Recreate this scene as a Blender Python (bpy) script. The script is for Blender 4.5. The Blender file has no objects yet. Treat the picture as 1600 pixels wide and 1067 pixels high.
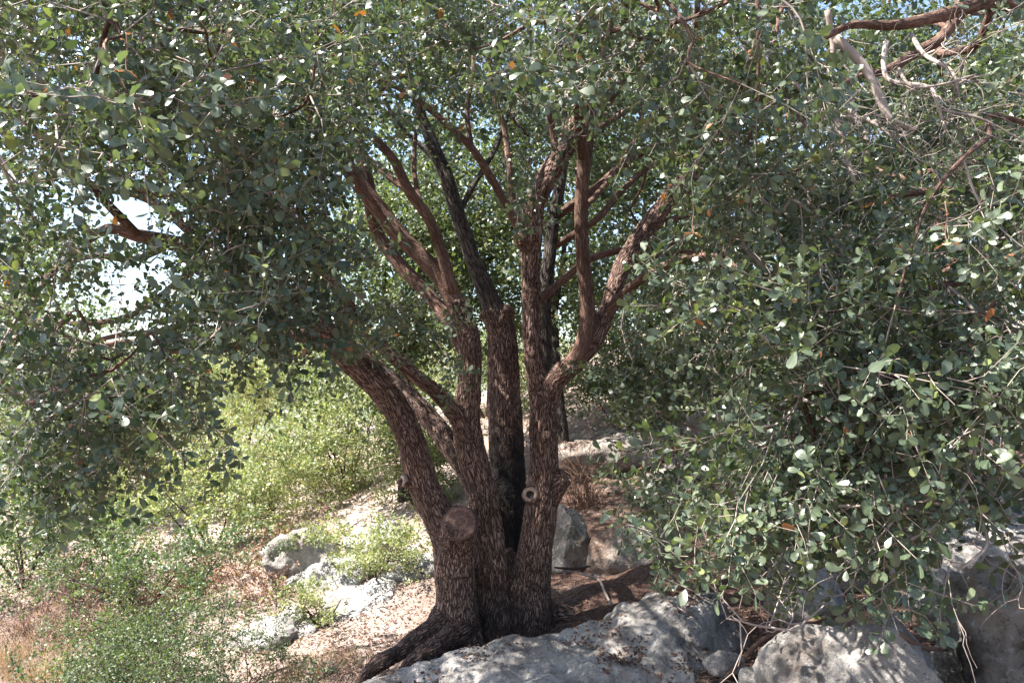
import bpy, bmesh, math, random, bisect
import numpy as np
from mathutils import Vector, Matrix

# ------------------------------------------------------------------ camera, sky, sun, exposure
scene = bpy.context.scene
EYE = 1.65
PITCH = math.radians(3.1)
FPX = 1244.0
camd = bpy.data.cameras.new('camera')
camd.lens = 28.0
camd.sensor_width = 36.0
camd.clip_start = 0.05
camd.clip_end = 3000.0
cam = bpy.data.objects.new('camera', camd)
cam.location = (0, 0, EYE)
cam.rotation_euler = (math.radians(90) + PITCH, 0, 0)
scene.collection.objects.link(cam)
scene.camera = cam

SUN_EL = math.radians(57)
SUN_AZ = math.radians(-93)          # clockwise from +Y; negative is to the left
sun_dir = Vector((math.sin(SUN_AZ) * math.cos(SUN_EL), math.cos(SUN_AZ) * math.cos(SUN_EL), math.sin(SUN_EL)))
world = bpy.data.worlds.new('World')
scene.world = world
world.use_nodes = True
wn = world.node_tree.nodes
sky = wn.new('ShaderNodeTexSky')
sky.sky_type = 'NISHITA'
sky.sun_disc = False
sky.sun_elevation = SUN_EL
sky.sun_rotation = SUN_AZ
sky.dust_density = 1.6
bgn = wn['Background']
bgn.inputs['Strength'].default_value = 0.09
world.node_tree.links.new(sky.outputs[0], bgn.inputs['Color'])
sund = bpy.data.lights.new('sun', 'SUN')
sund.energy = 5.0
sund.angle = math.radians(0.53)
sund.color = (1.0, 0.95, 0.87)
sun = bpy.data.objects.new('sun', sund)
sun.rotation_euler = sun_dir.to_track_quat('Z', 'Y').to_euler()
sun.location = (-12, 8, 20)
scene.collection.objects.link(sun)
scene.view_settings.view_transform = 'Standard'
scene.view_settings.look = 'None'
scene.view_settings.gamma = 1.0
scene.view_settings.use_curve_mapping = False
scene.view_settings.exposure = 2.2
scene.render.engine = 'CYCLES'
scene.cycles.max_bounces = 4
scene.cycles.diffuse_bounces = 3
scene.cycles.glossy_bounces = 2
scene.cycles.transmission_bounces = 3
scene.cycles.sample_clamp_indirect = 6.0

RNG = np.random.default_rng(7)
random.seed(7)
C = scene.collection


def P(px, py, Y):
    """the world point that stands Y metres ahead of the camera's place, seen at photograph pixel px, py"""
    dx = (px - 800.0) / FPX
    dz = (533.5 - py) / FPX
    c, s = math.cos(PITCH), math.sin(PITCH)
    yy = c - dz * s
    zz = s + dz * c
    k = Y / yy
    return np.array([dx * k, Y, EYE + zz * k])


# ------------------------------------------------------------------ numpy noise
_perm = np.random.default_rng(3).permutation(4096).astype(np.int64)


def _hash(ix, iy, iz):
    return _perm[(_perm[(_perm[ix & 4095] + iy) & 4095] + iz) & 4095]


_grad = np.random.default_rng(5).normal(size=(4096, 3))
_grad /= np.linalg.norm(_grad, axis=1)[:, None]


def pnoise(p):
    p = np.asarray(p, float)
    i = np.floor(p).astype(np.int64)
    f = p - i
    u = f * f * f * (f * (f * 6 - 15) + 10)
    out = np.zeros(len(p))
    for dx in (0, 1):
        for dy in (0, 1):
            for dz in (0, 1):
                g = _grad[_hash(i[:, 0] + dx, i[:, 1] + dy, i[:, 2] + dz)]
                d = f - np.array([dx, dy, dz])
                w = (u[:, 0] if dx else 1 - u[:, 0]) * (u[:, 1] if dy else 1 - u[:, 1]) * (u[:, 2] if dz else 1 - u[:, 2])
                out += w * (g * d).sum(1)
    return out


def fbm(p, octv=4, lac=2.0, gain=0.5):
    p = np.asarray(p, float)
    a, s, t = 1.0, np.zeros(len(p)), 1.0
    for k in range(octv):
        s += a * pnoise(p * t + k * 17.3)
        a *= gain
        t *= lac
    return s


# ------------------------------------------------------------------ mesh helpers
def tri_mesh(name, V, F, attrs=None, mat=None, smooth=True):
    me = bpy.data.meshes.new(name)
    V = np.ascontiguousarray(V, dtype=np.float32)
    F = np.ascontiguousarray(F, dtype=np.int32)
    k = F.shape[1]
    me.vertices.add(len(V))
    me.vertices.foreach_set('co', V.ravel())
    me.loops.add(F.size)
    me.loops.foreach_set('vertex_index', F.ravel())
    me.polygons.add(len(F))
    me.polygons.foreach_set('loop_start', np.arange(0, F.size, k, dtype=np.int32))
    me.polygons.foreach_set('loop_total', np.full(len(F), k, dtype=np.int32))
    if smooth:
        me.polygons.foreach_set('use_smooth', np.ones(len(F), dtype=bool))
    for an, av in (attrs or {}).items():
        av = np.ascontiguousarray(av, dtype=np.float32)
        if av.ndim == 1:
            a = me.attributes.new(an, 'FLOAT', 'POINT')
            a.data.foreach_set('value', av)
        else:
            a = me.attributes.new(an, 'FLOAT_VECTOR', 'POINT')
            a.data.foreach_set('vector', av.ravel())
    me.update(calc_edges=True)
    if mat:
        me.materials.append(mat)
    return me


def link(name, me, parent=None, kind=None):
    o = bpy.data.objects.new(name, me)
    C.objects.link(o)
    if parent is not None:
        o.parent = parent
    if kind:
        o['kind'] = kind
    return o


def thing(name, loc, label, cat, group=None):
    o = bpy.data.objects.new(name, None)
    o.empty_display_size = 0.2
    o.location = loc
    C.objects.link(o)
    return tag(o, label, cat, group)


def tag(o, label, cat, group=None):
    o['label'] = label
    o['category'] = cat
    if group:
        o['group'] = group
    return o


class Soup:
    """collects triangles and point attributes for one mesh"""
    def __init__(self, names):
        self.V, self.F, self.A, self.n, self.names = [], [], {k: [] for k in names}, 0, names

    def add(self, V, F, **at):
        self.V.append(V)
        self.F.append(F + self.n)
        self.n += len(V)
        for k in self.names:
            self.A[k].append(at[k])

    def mesh(self, name, mat, smooth=True, offset=None):
        V = np.concatenate(self.V)
        if offset is not None:
            V = V - np.asarray(offset)
        return tri_mesh(name, V, np.concatenate(self.F), {k: np.concatenate(v) for k, v in self.A.items()}, mat, smooth)


def catmull(pts, vals, step):
    """pts (n,3), vals (n,) resampled on a Catmull-Rom curve"""
    pts = np.asarray(pts, float)
    vals = np.asarray(vals, float)
    ext = np.vstack([2 * pts[0] - pts[1], pts, 2 * pts[-1] - pts[-2]])
    op, ov = [], []
    for i in range(len(pts) - 1):
        p0, p1, p2, p3 = ext[i:i + 4]
        L = np.linalg.norm(p2 - p1)
        st = step if not callable(step) else step((vals[i] + vals[i + 1]) / 2)
        n = max(1, int(math.ceil(L / st)))
        t = (np.arange(n) / n)[:, None]
        q = 0.5 * (2 * p1 + (p2 - p0) * t + (2 * p0 - 5 * p1 + 4 * p2 - p3) * t ** 2 + (3 * p1 - p0 - 3 * p2 + p3) * t ** 3)
        op.append(q)
        ov.append(vals[i] + (vals[i + 1] - vals[i]) * t[:, 0])
    op.append(pts[-1:])
    ov.append(vals[-1:])
    return np.vstack(op), np.concatenate(ov)


def frames(pts):
    T = np.gradient(pts, axis=0)
    T /= np.linalg.norm(T, axis=1)[:, None] + 1e-9
    N = np.zeros_like(T)
    a = np.array([0, 1, 0.]) if abs(T[0][1]) < 0.9 else np.array([1., 0, 0])
    n = a - T[0] * (a @ T[0])
    n /= np.linalg.norm(n)
    for i in range(len(T)):
        n = n - T[i] * (n @ T[i])
        n /= np.linalg.norm(n) + 1e-9
        N[i] = n
    return T, N, np.cross(T, N)


def tube(pts, rad, segs, lump=0.0, seed=0.0, flat_end=False, lumpfreq=0.35):
    """closed triangle tube, with the bark coordinate of every vertex"""
    T, N, B = frames(pts)
    n = len(pts)
    ang = np.arange(segs) / segs * 2 * math.pi
    ca, sa = np.cos(ang), np.sin(ang)
    s = np.concatenate([[0], np.cumsum(np.linalg.norm(np.diff(pts, axis=0), axis=1))])
    bc = np.stack([rad[:, None] * ca[None], rad[:, None] * sa[None], np.repeat(s[:, None], segs, 1)], -1).reshape(-1, 3)
    R = np.repeat(rad[:, None], segs, 1)
    if lump > 0:
        q = np.stack([np.repeat(ca[None], n, 0), np.repeat(sa[None], n, 0), np.repeat((s / np.maximum(rad, 1e-3))[:, None] * lumpfreq, segs, 1)], -1).reshape(-1, 3)
        R = R * (1 + lump * fbm(q + seed * 3.7, 3).reshape(n, segs))
    V = pts[:, None, :] + N[:, None, :] * (R * ca)[..., None] + B[:, None, :] * (R * sa)[..., None]
    V = V.reshape(-1, 3)
    i = np.arange(n - 1)[:, None] * segs
    j = np.arange(segs)[None]
    jn = (j + 1) % segs
    a, b, c, d = i + j, i + jn, i + segs + jn, i + segs + j
    F = np.concatenate([np.stack([a, b, c], -1).reshape(-1, 3), np.stack([a, c, d], -1).reshape(-1, 3)])
    # end caps
    c0, c1 = len(V), len(V) + 1
    V = np.vstack([V, pts[0], pts[-1] + (0 if flat_end else 0.5) * T[-1] * rad[-1]])
    bc = np.vstack([bc, [0, 0, 0], [0, 0, s[-1]]])
    jj = np.arange(segs)
    cap0 = np.stack([np.full(segs, c0), (jj + 1) % segs, jj], -1)
    o = (n - 1) * segs
    cap1 = np.stack([np.full(segs, c1), o + jj, o + (jj + 1) % segs], -1)
    return V, np.concatenate([F, cap0, cap1]), bc


# ------------------------------------------------------------------ materials
def mat_new(name):
    m = bpy.data.materials.new(name)
    m.use_nodes = True
    nt = m.node_tree
    return m, nt.nodes, nt.links, nt.nodes['Principled BSDF']


def node(ns, t, **kw):
    n = ns.new(t)
    for k, v in kw.items():
        if k.startswith('i_'):
            n.inputs[k[2:].replace('_', ' ')].default_value = v
        else:
            setattr(n, k, v)
    return n


def ramp(ns, stops, interp='LINEAR'):
    r = ns.new('ShaderNodeValToRGB')
    r.color_ramp.interpolation = interp
    el = r.color_ramp.elements
    while len(el) < len(stops):
        el.new(0.5)
    for e, (p, c) in zip(el, stops):
        e.position = p
        e.color = (*c, 1) if len(c) == 3 else c
    return r


def leaf_material(name, stops, trans=0.3, rough=0.42, tcol=(1.25, 1.5, 0.5), rib=True, spec=0.5):
    m, ns, L, bs = mat_new(name)
    at = node(ns, 'ShaderNodeAttribute', attribute_name='rnd')
    cr = ramp(ns, stops)
    L.new(at.outputs['Fac'], cr.inputs[0])
    col = cr.outputs[0]
    if rib:
        a2 = node(ns, 'ShaderNodeAttribute', attribute_name='rib')
        r2 = ramp(ns, [(0.0, (1, 1, 1)), (0.16, (0, 0, 0))])
        L.new(a2.outputs['Fac'], r2.inputs[0])
        mx = node(ns, 'ShaderNodeMix', data_type='RGBA', blend_type='MIX')
        ml = node(ns, 'ShaderNodeMath', operation='MULTIPLY')
        ml.inputs[1].default_value = 0.55
        L.new(r2.outputs[0], ml.inputs[0])
        L.new(ml.outputs[0], mx.inputs['Factor'])
        L.new(col, mx.inputs['A'])
        mx.inputs['B'].default_value = (0.17, 0.21, 0.08, 1)
        col = mx.outputs['Result']
    L.new(col, bs.inputs['Base Color'])
    bs.inputs['Roughness'].default_value = rough
    bs.inputs['Specular IOR Level'].default_value = spec
    tr = ns.new('ShaderNodeBsdfTranslucent')
    tm = node(ns, 'ShaderNodeMix', data_type='RGBA', blend_type='MULTIPLY')
    tm.inputs['Factor'].default_value = 1.0
    L.new(cr.outputs[0], tm.inputs['A'])
    tm.inputs['B'].default_value = (*[c * 1.5 for c in tcol], 1)
    L.new(tm.outputs['Result'], tr.inputs['Color'])
    ms = ns.new('ShaderNodeMixShader')
    ms.inputs[0].default_value = trans
    L.new(bs.outputs[0], ms.inputs[1])
    L.new(tr.outputs[0], ms.inputs[2])
    L.new(ms.outputs[0], ns['Material Output'].inputs['Surface'])
    return m


OAK_STOPS = [(0.0, (0.045, 0.066, 0.039)), (0.45, (0.078, 0.104, 0.065)), (0.80, (0.126, 0.152, 0.102)), (0.955, (0.145, 0.170, 0.085)), (0.978, (0.17, 0.195, 0.06)), (0.992, (0.30, 0.13, 0.055)), (1.0, (0.33, 0.12, 0.05))]
M_leaf = leaf_material('oak_leaf', OAK_STOPS, 0.20, 0.36, tcol=(1.15, 1.3, 0.55))
M_leaf2 = leaf_material('far_leaf', [(0.0, (0.055, 0.078, 0.040)), (0.5, (0.098, 0.125, 0.062)), (0.9, (0.155, 0.185, 0.085)), (1.0, (0.21, 0.21, 0.10))], 0.30, 0.45, tcol=(1.15, 1.25, 0.6), rib=False)
M_shrub = leaf_material('shrub_leaf', [(0.0, (0.115, 0.140, 0.060)), (0.45, (0.205, 0.235, 0.110)), (0.80, (0.30, 0.315, 0.165)), (0.93, (0.36, 0.33, 0.19)), (1.0, (0.38, 0.26, 0.16))], 0.30, 0.5, tcol=(1.15, 1.25, 0.6), rib=False)
M_grey = leaf_material('grey_shrub_leaf', [(0.0, (0.045, 0.075, 0.040)), (0.5, (0.085, 0.115, 0.060)), (1.0, (0.15, 0.18, 0.08))], 0.25, 0.5, rib=False)
M_dry = leaf_material('dry_leaf', [(0.0, (0.10, 0.055, 0.035)), (0.35, (0.19, 0.105, 0.068)), (0.75, (0.29, 0.18, 0.12)), (1.0, (0.46, 0.30, 0.20))], 0.12, 0.7, tcol=(1.2, 0.9, 0.6), rib=False, spec=0.25)
M_litter = leaf_material('fallen_leaf', [(0.0, (0.045, 0.025, 0.018)), (0.45, (0.105, 0.055, 0.038)), (0.85, (0.18, 0.105, 0.075)), (1.0, (0.28, 0.18, 0.13))], 0.05, 0.7, tcol=(1.2, 0.9, 0.6), rib=False, spec=0.25)
M_weed = leaf_material('weed', [(0.0, (0.13, 0.13, 0.07)), (0.4, (0.24, 0.19, 0.12)), (0.75, (0.33, 0.22, 0.15)), (1.0, (0.42, 0.33, 0.22))], 0.25, 0.6, tcol=(1.1, 0.95, 0.6), rib=False, spec=0.3)
M_straw = leaf_material('dry_grass', [(0.0, (0.22, 0.15, 0.09)), (0.5, (0.34, 0.25, 0.155)), (1.0, (0.48, 0.38, 0.25))], 0.2, 0.6, tcol=(1.1, 0.9, 0.6), rib=False, spec=0.3)


def bark_material(name, ridge, mid, fissure, scale=74.0, stretch=0.17, depth=0.010, char_shaded=False, disp=True):
    m, ns, L, bs = mat_new(name)
    at = node(ns, 'ShaderNodeAttribute', attribute_name='bark')
    mp = node(ns, 'ShaderNodeMapping')
    mp.inputs['Scale'].default_value = (1, 1, stretch)
    L.new(at.outputs['Vector'], mp.inputs['Vector'])
    nz = node(ns, 'ShaderNodeTexNoise', i_Scale=18.0, i_Detail=3.0)
    L.new(mp.outputs[0], nz.inputs['Vector'])
    sub = node(ns, 'ShaderNodeVectorMath', operation='SCALE')
    ctr = node(ns, 'ShaderNodeVectorMath', operation='SUBTRACT')
    ctr.inputs[1].default_value = (0.5, 0.5, 0.5)
    L.new(nz.outputs['Color'], ctr.inputs[0])
    L.new(ctr.outputs[0], sub.inputs[0])
    sub.inputs['Scale'].default_value = 0.06
    add = node(ns, 'ShaderNodeVectorMath', operation='ADD')
    L.new(mp.outputs[0], add.inputs[0])
    L.new(sub.outputs[0], add.inputs[1])
    vo = node(ns, 'ShaderNodeTexVoronoi', feature='DISTANCE_TO_EDGE', i_Scale=scale)
    L.new(add.outputs[0], vo.inputs['Vector'])
    vc = node(ns, 'ShaderNodeTexVoronoi', feature='F1', i_Scale=scale)
    L.new(add.outputs[0], vc.inputs['Vector'])
    rn = node(ns, 'ShaderNodeTexNoise', i_Scale=scale * 0.72, i_Detail=2.0, i_Roughness=0.55)
    L.new(add.outputs[0], rn.inputs['Vector'])
    r1 = node(ns, 'ShaderNodeMath', operation='SUBTRACT')
    L.new(rn.outputs['Fac'], r1.inputs[0])
    r1.inputs[1].default_value = 0.5
    r2 = node(ns, 'ShaderNodeMath', operation='ABSOLUTE')
    L.new(r1.outputs[0], r2.inputs[0])
    r3 = node(ns, 'ShaderNodeMath', operation='MULTIPLY')
    L.new(r2.outputs[0], r3.inputs[0])
    r3.inputs[1].default_value = 13.0
    v3 = node(ns, 'ShaderNodeMath', operation='MULTIPLY')
    L.new(vo.outputs['Distance'], v3.inputs[0])
    v3.inputs[1].default_value = 4.6
    mn = node(ns, 'ShaderNodeMath', operation='MINIMUM', use_clamp=True)
    L.new(r3.outputs[0], mn.inputs[0])
    L.new(v3.outputs[0], mn.inputs[1])
    hr = ramp(ns, [(0.0, (0, 0, 0)), (0.5, (0.75,) * 3), (1.0, (1, 1, 1))])
    L.new(mn.outputs[0], hr.inputs[0])
    cr = ramp(ns, [(0.0, fissure), (0.08, fissure), (0.45, mid), (1.0, ridge)])
    L.new(mn.outputs[0], cr.inputs[0])
    # each plate of bark a little different, large patches, fine grain
    hs = node(ns, 'ShaderNodeMix', data_type='RGBA', blend_type='OVERLAY')
    hs.inputs['Factor'].default_value = 0.16
    L.new(cr.outputs[0], hs.inputs['A'])
    sepc = node(ns, 'ShaderNodeSeparateColor')
    L.new(vc.outputs['Color'], sepc.inputs[0])
    L.new(sepc.outputs[0], hs.inputs['B'])
    tc = node(ns, 'ShaderNodeTexCoord')
    big = node(ns, 'ShaderNodeTexNoise', i_Scale=3.2, i_Detail=4.0, i_Roughness=0.6)
    L.new(tc.outputs['Object'], big.inputs['Vector'])
    br = ramp(ns, [(0.32, (0.62, 0.58, 0.56)), (0.52, (1, 1, 1)), (0.72, (1.25, 1.2, 1.16))])
    L.new(big.outputs['Fac'], br.inputs[0])
    mb = node(ns, 'ShaderNodeMix', data_type='RGBA', blend_type='MULTIPLY')
    mb.inputs['Factor'].default_value = 1.0
    L.new(hs.outputs['Result'], mb.inputs['A'])
    L.new(br.outputs[0], mb.inputs['B'])
    col = mb.outputs['Result']
    if char_shaded:  # near-black for burnt bark, soiled roots and one stem's painted shade
        ca = node(ns, 'ShaderNodeAttribute', attribute_name='char_shade')
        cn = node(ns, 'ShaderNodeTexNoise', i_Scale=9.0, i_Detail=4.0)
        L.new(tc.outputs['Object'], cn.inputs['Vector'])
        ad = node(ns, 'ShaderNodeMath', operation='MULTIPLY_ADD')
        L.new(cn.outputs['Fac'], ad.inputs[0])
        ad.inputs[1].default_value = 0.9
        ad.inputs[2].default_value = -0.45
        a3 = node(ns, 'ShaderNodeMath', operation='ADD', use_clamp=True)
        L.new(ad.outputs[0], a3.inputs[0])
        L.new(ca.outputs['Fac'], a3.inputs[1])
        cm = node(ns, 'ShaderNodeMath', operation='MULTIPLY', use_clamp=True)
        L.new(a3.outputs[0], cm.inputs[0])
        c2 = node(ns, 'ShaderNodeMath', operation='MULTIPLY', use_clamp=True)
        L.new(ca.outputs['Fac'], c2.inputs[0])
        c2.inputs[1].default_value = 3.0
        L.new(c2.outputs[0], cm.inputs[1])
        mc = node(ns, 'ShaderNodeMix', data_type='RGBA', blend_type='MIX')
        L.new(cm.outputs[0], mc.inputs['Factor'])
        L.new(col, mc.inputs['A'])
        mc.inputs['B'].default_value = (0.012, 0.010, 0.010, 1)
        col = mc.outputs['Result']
    L.new(col, bs.inputs['Base Color'])
    bs.inputs['Roughness'].default_value = 0.85
    bs.inputs['Specular IOR Level'].default_value = 0.25
    fine = node(ns, 'ShaderNodeTexNoise', i_Scale=60.0, i_Detail=5.0, i_Roughness=0.65)
    L.new(add.outputs[0], fine.inputs['Vector'])
    hh = node(ns, 'ShaderNodeMath', operation='MULTIPLY_ADD')
    L.new(fine.outputs['Fac'], hh.inputs[0])
    hh.inputs[1].default_value = 0.45
    L.new(hr.outputs[0], hh.inputs[2])
    if disp:
        dn = node(ns, 'ShaderNodeDisplacement')
        dn.inputs['Scale'].default_value = depth
        dn.inputs['Midlevel'].default_value = 0.9
        L.new(hh.outputs[0], dn.inputs['Height'])
        L.new(dn.outputs[0], ns['Material Output'].inputs['Displacement'])
        m.displacement_method = 'BOTH'
    else:
        bp = node(ns, 'ShaderNodeBump', i_Strength=0.9, i_Distance=depth)
        L.new(hh.outputs[0], bp.inputs['Height'])
        L.new(bp.outputs[0], bs.inputs['Normal'])
    return m


M_bark = bark_material('oak_bark', (0.30, 0.205, 0.165), (0.175, 0.108, 0.084), (0.038, 0.022, 0.018), char_shaded=True, depth=0.0075)
M_limb = bark_material('limb_bark', (0.205, 0.126, 0.096), (0.160, 0.094, 0.070), (0.085, 0.048, 0.037), scale=80.0, stretch=0.15, depth=0.004, disp=False)
M_greybark = bark_material('grey_bark', (0.12, 0.10, 0.088), (0.075, 0.060, 0.052), (0.018, 0.014, 0.012), scale=60.0, depth=0.006, disp=False)


def plain_material(name, col, var=0.35, scale=20.0, rough=0.8, bump=0.3):
    m, ns, L, bs = mat_new(name)
    tc = node(ns, 'ShaderNodeTexCoord')
    nz = node(ns, 'ShaderNodeTexNoise', i_Scale=scale, i_Detail=5.0)
    L.new(tc.outputs['Object'], nz.inputs['Vector'])
    lo = tuple(c * (1 - var) for c in col)
    hi = tuple(min(1, c * (1 + var)) for c in col)
    cr = ramp(ns, [(0.3, lo), (0.7, hi)])
    L.new(nz.outputs['Fac'], cr.inputs[0])
    L.new(cr.outputs[0], bs.inputs['Base Color'])
    bs.inputs['Roughness'].default_value = rough
    bs.inputs['Specular IOR Level'].default_value = 0.3
    bp = node(ns, 'ShaderNodeBump', i_Strength=bump, i_Distance=0.01)
    L.new(nz.outputs['Fac'], bp.inputs['Height'])
    L.new(bp.outputs[0], bs.inputs['Normal'])
    return m


M_twig = plain_material('grey_twig', (0.27, 0.22, 0.19), 0.45, 6.0)
M_twigred = plain_material('brown_twig', (0.15, 0.09, 0.065), 0.4, 6.0)
M_dark_twig = plain_material('dark_twig', (0.055, 0.038, 0.030), 0.4, 6.0)
M_drytwig = plain_material('dry_twig', (0.26, 0.165, 0.12), 0.5, 7.0)


def rock_material(name, base, dark, tan, tanamt=0.5):
    m, ns, L, bs = mat_new(name)
    tc = node(ns, 'ShaderNodeTexCoord')
    geo = node(ns, 'ShaderNodeNewGeometry')
    n1 = node(ns, 'ShaderNodeTexNoise', i_Scale=3.0, i_Detail=8.0, i_Roughness=0.68, i_Distortion=0.6)
    L.new(geo.outputs['Position'], n1.inputs['Vector'])
    c1 = ramp(ns, [(0.36, dark), (0.49, base), (0.62, tuple(min(1, c * 1.45) for c in base))])
    L.new(n1.outputs['Fac'], c1.inputs[0])
    # tan, earthy stains
    n2 = node(ns, 'ShaderNodeTexNoise', i_Scale=1.7, i_Detail=6.0, i_Roughness=0.6, i_Distortion=1.0)
    L.new(geo.outputs['Position'], n2.inputs['Vector'])
    r2 = ramp(ns, [(0.50, (0, 0, 0)), (0.68, (tanamt,) * 3)])
    L.new(n2.outputs['Fac'], r2.inputs[0])
    m1 = node(ns, 'ShaderNodeMix', data_type='RGBA')
    L.new(r2.outputs[0], m1.inputs['Factor'])
    L.new(c1.outputs[0], m1.inputs['A'])
    m1.inputs['B'].default_value = (*tan, 1)
    # lichen: pale spots and dark specks
    v1 = node(ns, 'ShaderNodeTexNoise', i_Scale=26.0, i_Detail=4.0, i_Roughness=0.6)
    L.new(geo.outputs['Position'], v1.inputs['Vector'])
    r3 = ramp(ns, [(0.58, (0, 0, 0)), (0.68, (0.75,) * 3)])
    L.new(v1.outputs['Fac'], r3.inputs[0])
    m2 = node(ns, 'ShaderNodeMix', data_type='RGBA')
    L.new(r3.outputs[0], m2.inputs['Factor'])
    L.new(m1.outputs['Result'], m2.inputs['A'])
    m2.inputs['B'].default_value = (0.50, 0.49, 0.47, 1)
    v2 = node(ns, 'ShaderNodeTexNoise', i_Scale=48.0, i_Detail=5.0, i_Roughness=0.7)
    L.new(geo.outputs['Position'], v2.inputs['Vector'])
    r4 = ramp(ns, [(0.56, (0, 0, 0)), (0.66, (0.8,) * 3)])
    L.new(v2.outputs['Fac'], r4.inputs[0])
    m3 = node(ns, 'ShaderNodeMix', data_type='RGBA')
    L.new(r4.outputs[0], m3.inputs['Factor'])
    L.new(m2.outputs['Result'], m3.inputs['A'])
    m3.inputs['B'].default_value = (0.085, 0.080, 0.078, 1)
    L.new(m3.outputs['Result'], bs.inputs['Base Color'])
    bs.inputs['Roughness'].default_value = 0.92
    bs.inputs['Specular IOR Level'].default_value = 0.2
    nb = node(ns, 'ShaderNodeTexNoise', i_Scale=14.0, i_Detail=9.0, i_Roughness=0.72)
    L.new(geo.outputs['Position'], nb.inputs['Vector'])
    bp = node(ns, 'ShaderNodeBump', i_Strength=1.0, i_Distance=0.09)
    L.new(nb.outputs['Fac'], bp.inputs['Height'])
    L.new(bp.outputs[0], bs.inputs['Normal'])
    return m


M_rock = rock_material('grey_limestone', (0.38, 0.352, 0.33), (0.175, 0.160, 0.150), (0.25, 0.175, 0.135), 0.5)
M_rockpale = rock_material('sunlit_pale_limestone', (0.44, 0.425, 0.41), (0.25, 0.235, 0.225), (0.36, 0.28, 0.23), 0.4)  # weathered white limestone, its colour lightened further to look sunlit
M_rockbrown = rock_material('brown_limestone', (0.30, 0.265, 0.235), (0.11, 0.092, 0.080), (0.24, 0.15, 0.105), 0.8)
M_rocktan = rock_material('tan_limestone', (0.36, 0.315, 0.275), (0.19, 0.15, 0.125), (0.30, 0.175, 0.115), 0.7)


def soil_material():
    m, ns, L, bs = mat_new('soil')
    geo = node(ns, 'ShaderNodeNewGeometry')
    n1 = node(ns, 'ShaderNodeTexNoise', i_Scale=1.4, i_Detail=7.0, i_Roughness=0.65)
    L.new(geo.outputs['Position'], n1.inputs['Vector'])
    n2 = node(ns, 'ShaderNodeTexNoise', i_Scale=38.0, i_Detail=6.0, i_Roughness=0.75)
    L.new(geo.outputs['Position'], n2.inputs['Vector'])
    c2 = ramp(ns, [(0.30, (0.050, 0.028, 0.022)), (0.48, (0.105, 0.062, 0.048)), (0.62, (0.18, 0.118, 0.092)), (0.75, (0.33, 0.25, 0.20))])
    L.new(n2.outputs['Fac'], c2.inputs[0])
    # pale stony ground shows through away from the tree
    at = node(ns, 'ShaderNodeAttribute', attribute_name='pale')
    ad = node(ns, 'ShaderNodeMath', operation='MULTIPLY_ADD')
    L.new(n1.outputs['Fac'], ad.inputs[0])
    ad.inputs[1].default_value = 1.6
    ad.inputs[2].default_value = -0.80
    a2 = node(ns, 'ShaderNodeMath', operation='ADD', use_clamp=True)
    L.new(ad.outputs[0], a2.inputs[0])
    L.new(at.outputs['Fac'], a2.inputs[1])
    c3 = ramp(ns, [(0.30, (0.17, 0.125, 0.105)), (0.50, (0.37, 0.295, 0.255)), (0.70, (0.52, 0.45, 0.405))])
    L.new(n2.outputs['Fac'], c3.inputs[0])
    mx = node(ns, 'ShaderNodeMix', data_type='RGBA')
    L.new(a2.outputs[0], mx.inputs['Factor'])
    L.new(c2.outputs[0], mx.inputs['A'])
    L.new(c3.outputs[0], mx.inputs['B'])
    L.new(mx.outputs['Result'], bs.inputs['Base Color'])
    bs.inputs['Roughness'].default_value = 0.95
    bs.inputs['Specular IOR Level'].default_value = 0.15
    bp = node(ns, 'ShaderNodeBump', i_Strength=0.9, i_Distance=0.03)
    L.new(n2.outputs['Fac'], bp.inputs['Height'])
    L.new(bp.outputs[0], bs.inputs['Normal'])
    return m


M_soil = soil_material()


# ------------------------------------------------------------------ terrain
def sstep(a, b, x):
    t = np.clip((x - a) / (b - a), 0, 1)
    return t * t * (3 - 2 * t)


def ground_z(x, y):
    x = np.asarray(x, float)
    y = np.asarray(y, float)
    zx = np.where(x > 0, 0.42 * np.tanh(x * 0.17 / 0.42), 0.17 * x * (1 - 0.35 * sstep(-2, -9, x)))
    right = 1 / (1 + np.exp(-(x - 0.25) / 0.75))
    back = 0.23 * np.maximum(0, y - 5.6)
    back = np.where(back > 1.9, 1.9 + (back - 1.9) * 0.45, back)
    back = np.minimum(back, 6.0)
    z = zx + 0.02 * (y - 5.0) * sstep(30, 12, y) + back * right
    z += 0.125 * np.minimum(np.maximum(0, y - 6.2), 9.5) * (1 - right)
    # the bank that falls away in front of the roots, on the left
    z -= 0.28 * sstep(0.4, -0.9, x - (y - 4.6) * -0.9) * sstep(-6, -1.4, x) * sstep(5.6, 4.4, y)
    z -= 18.0 * sstep(17, 90, y) * (1 - sstep(-6, 14, x))
    return z


def ground_full(x, y):
    x = np.asarray(x, float)
    y = np.asarray(y, float)
    z = ground_z(x, y)
    q = np.stack([x, y, np.zeros_like(x)], -1).reshape(-1, 3)
    near = np.exp(-((x) ** 2 + (y - 5) ** 2) / 300.0)
    n = (0.16 * fbm(q * 0.55, 3) + 0.05 * fbm(q * 2.3 + 9, 3) + 0.016 * fbm(q * 11 + 4, 2)).reshape(x.shape)
    return z + n * (0.15 + 0.85 * near) + (1 - near) * 0.8 * fbm(q * 0.045 + 2, 2).reshape(x.shape) * sstep(14, 40, y)


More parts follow.
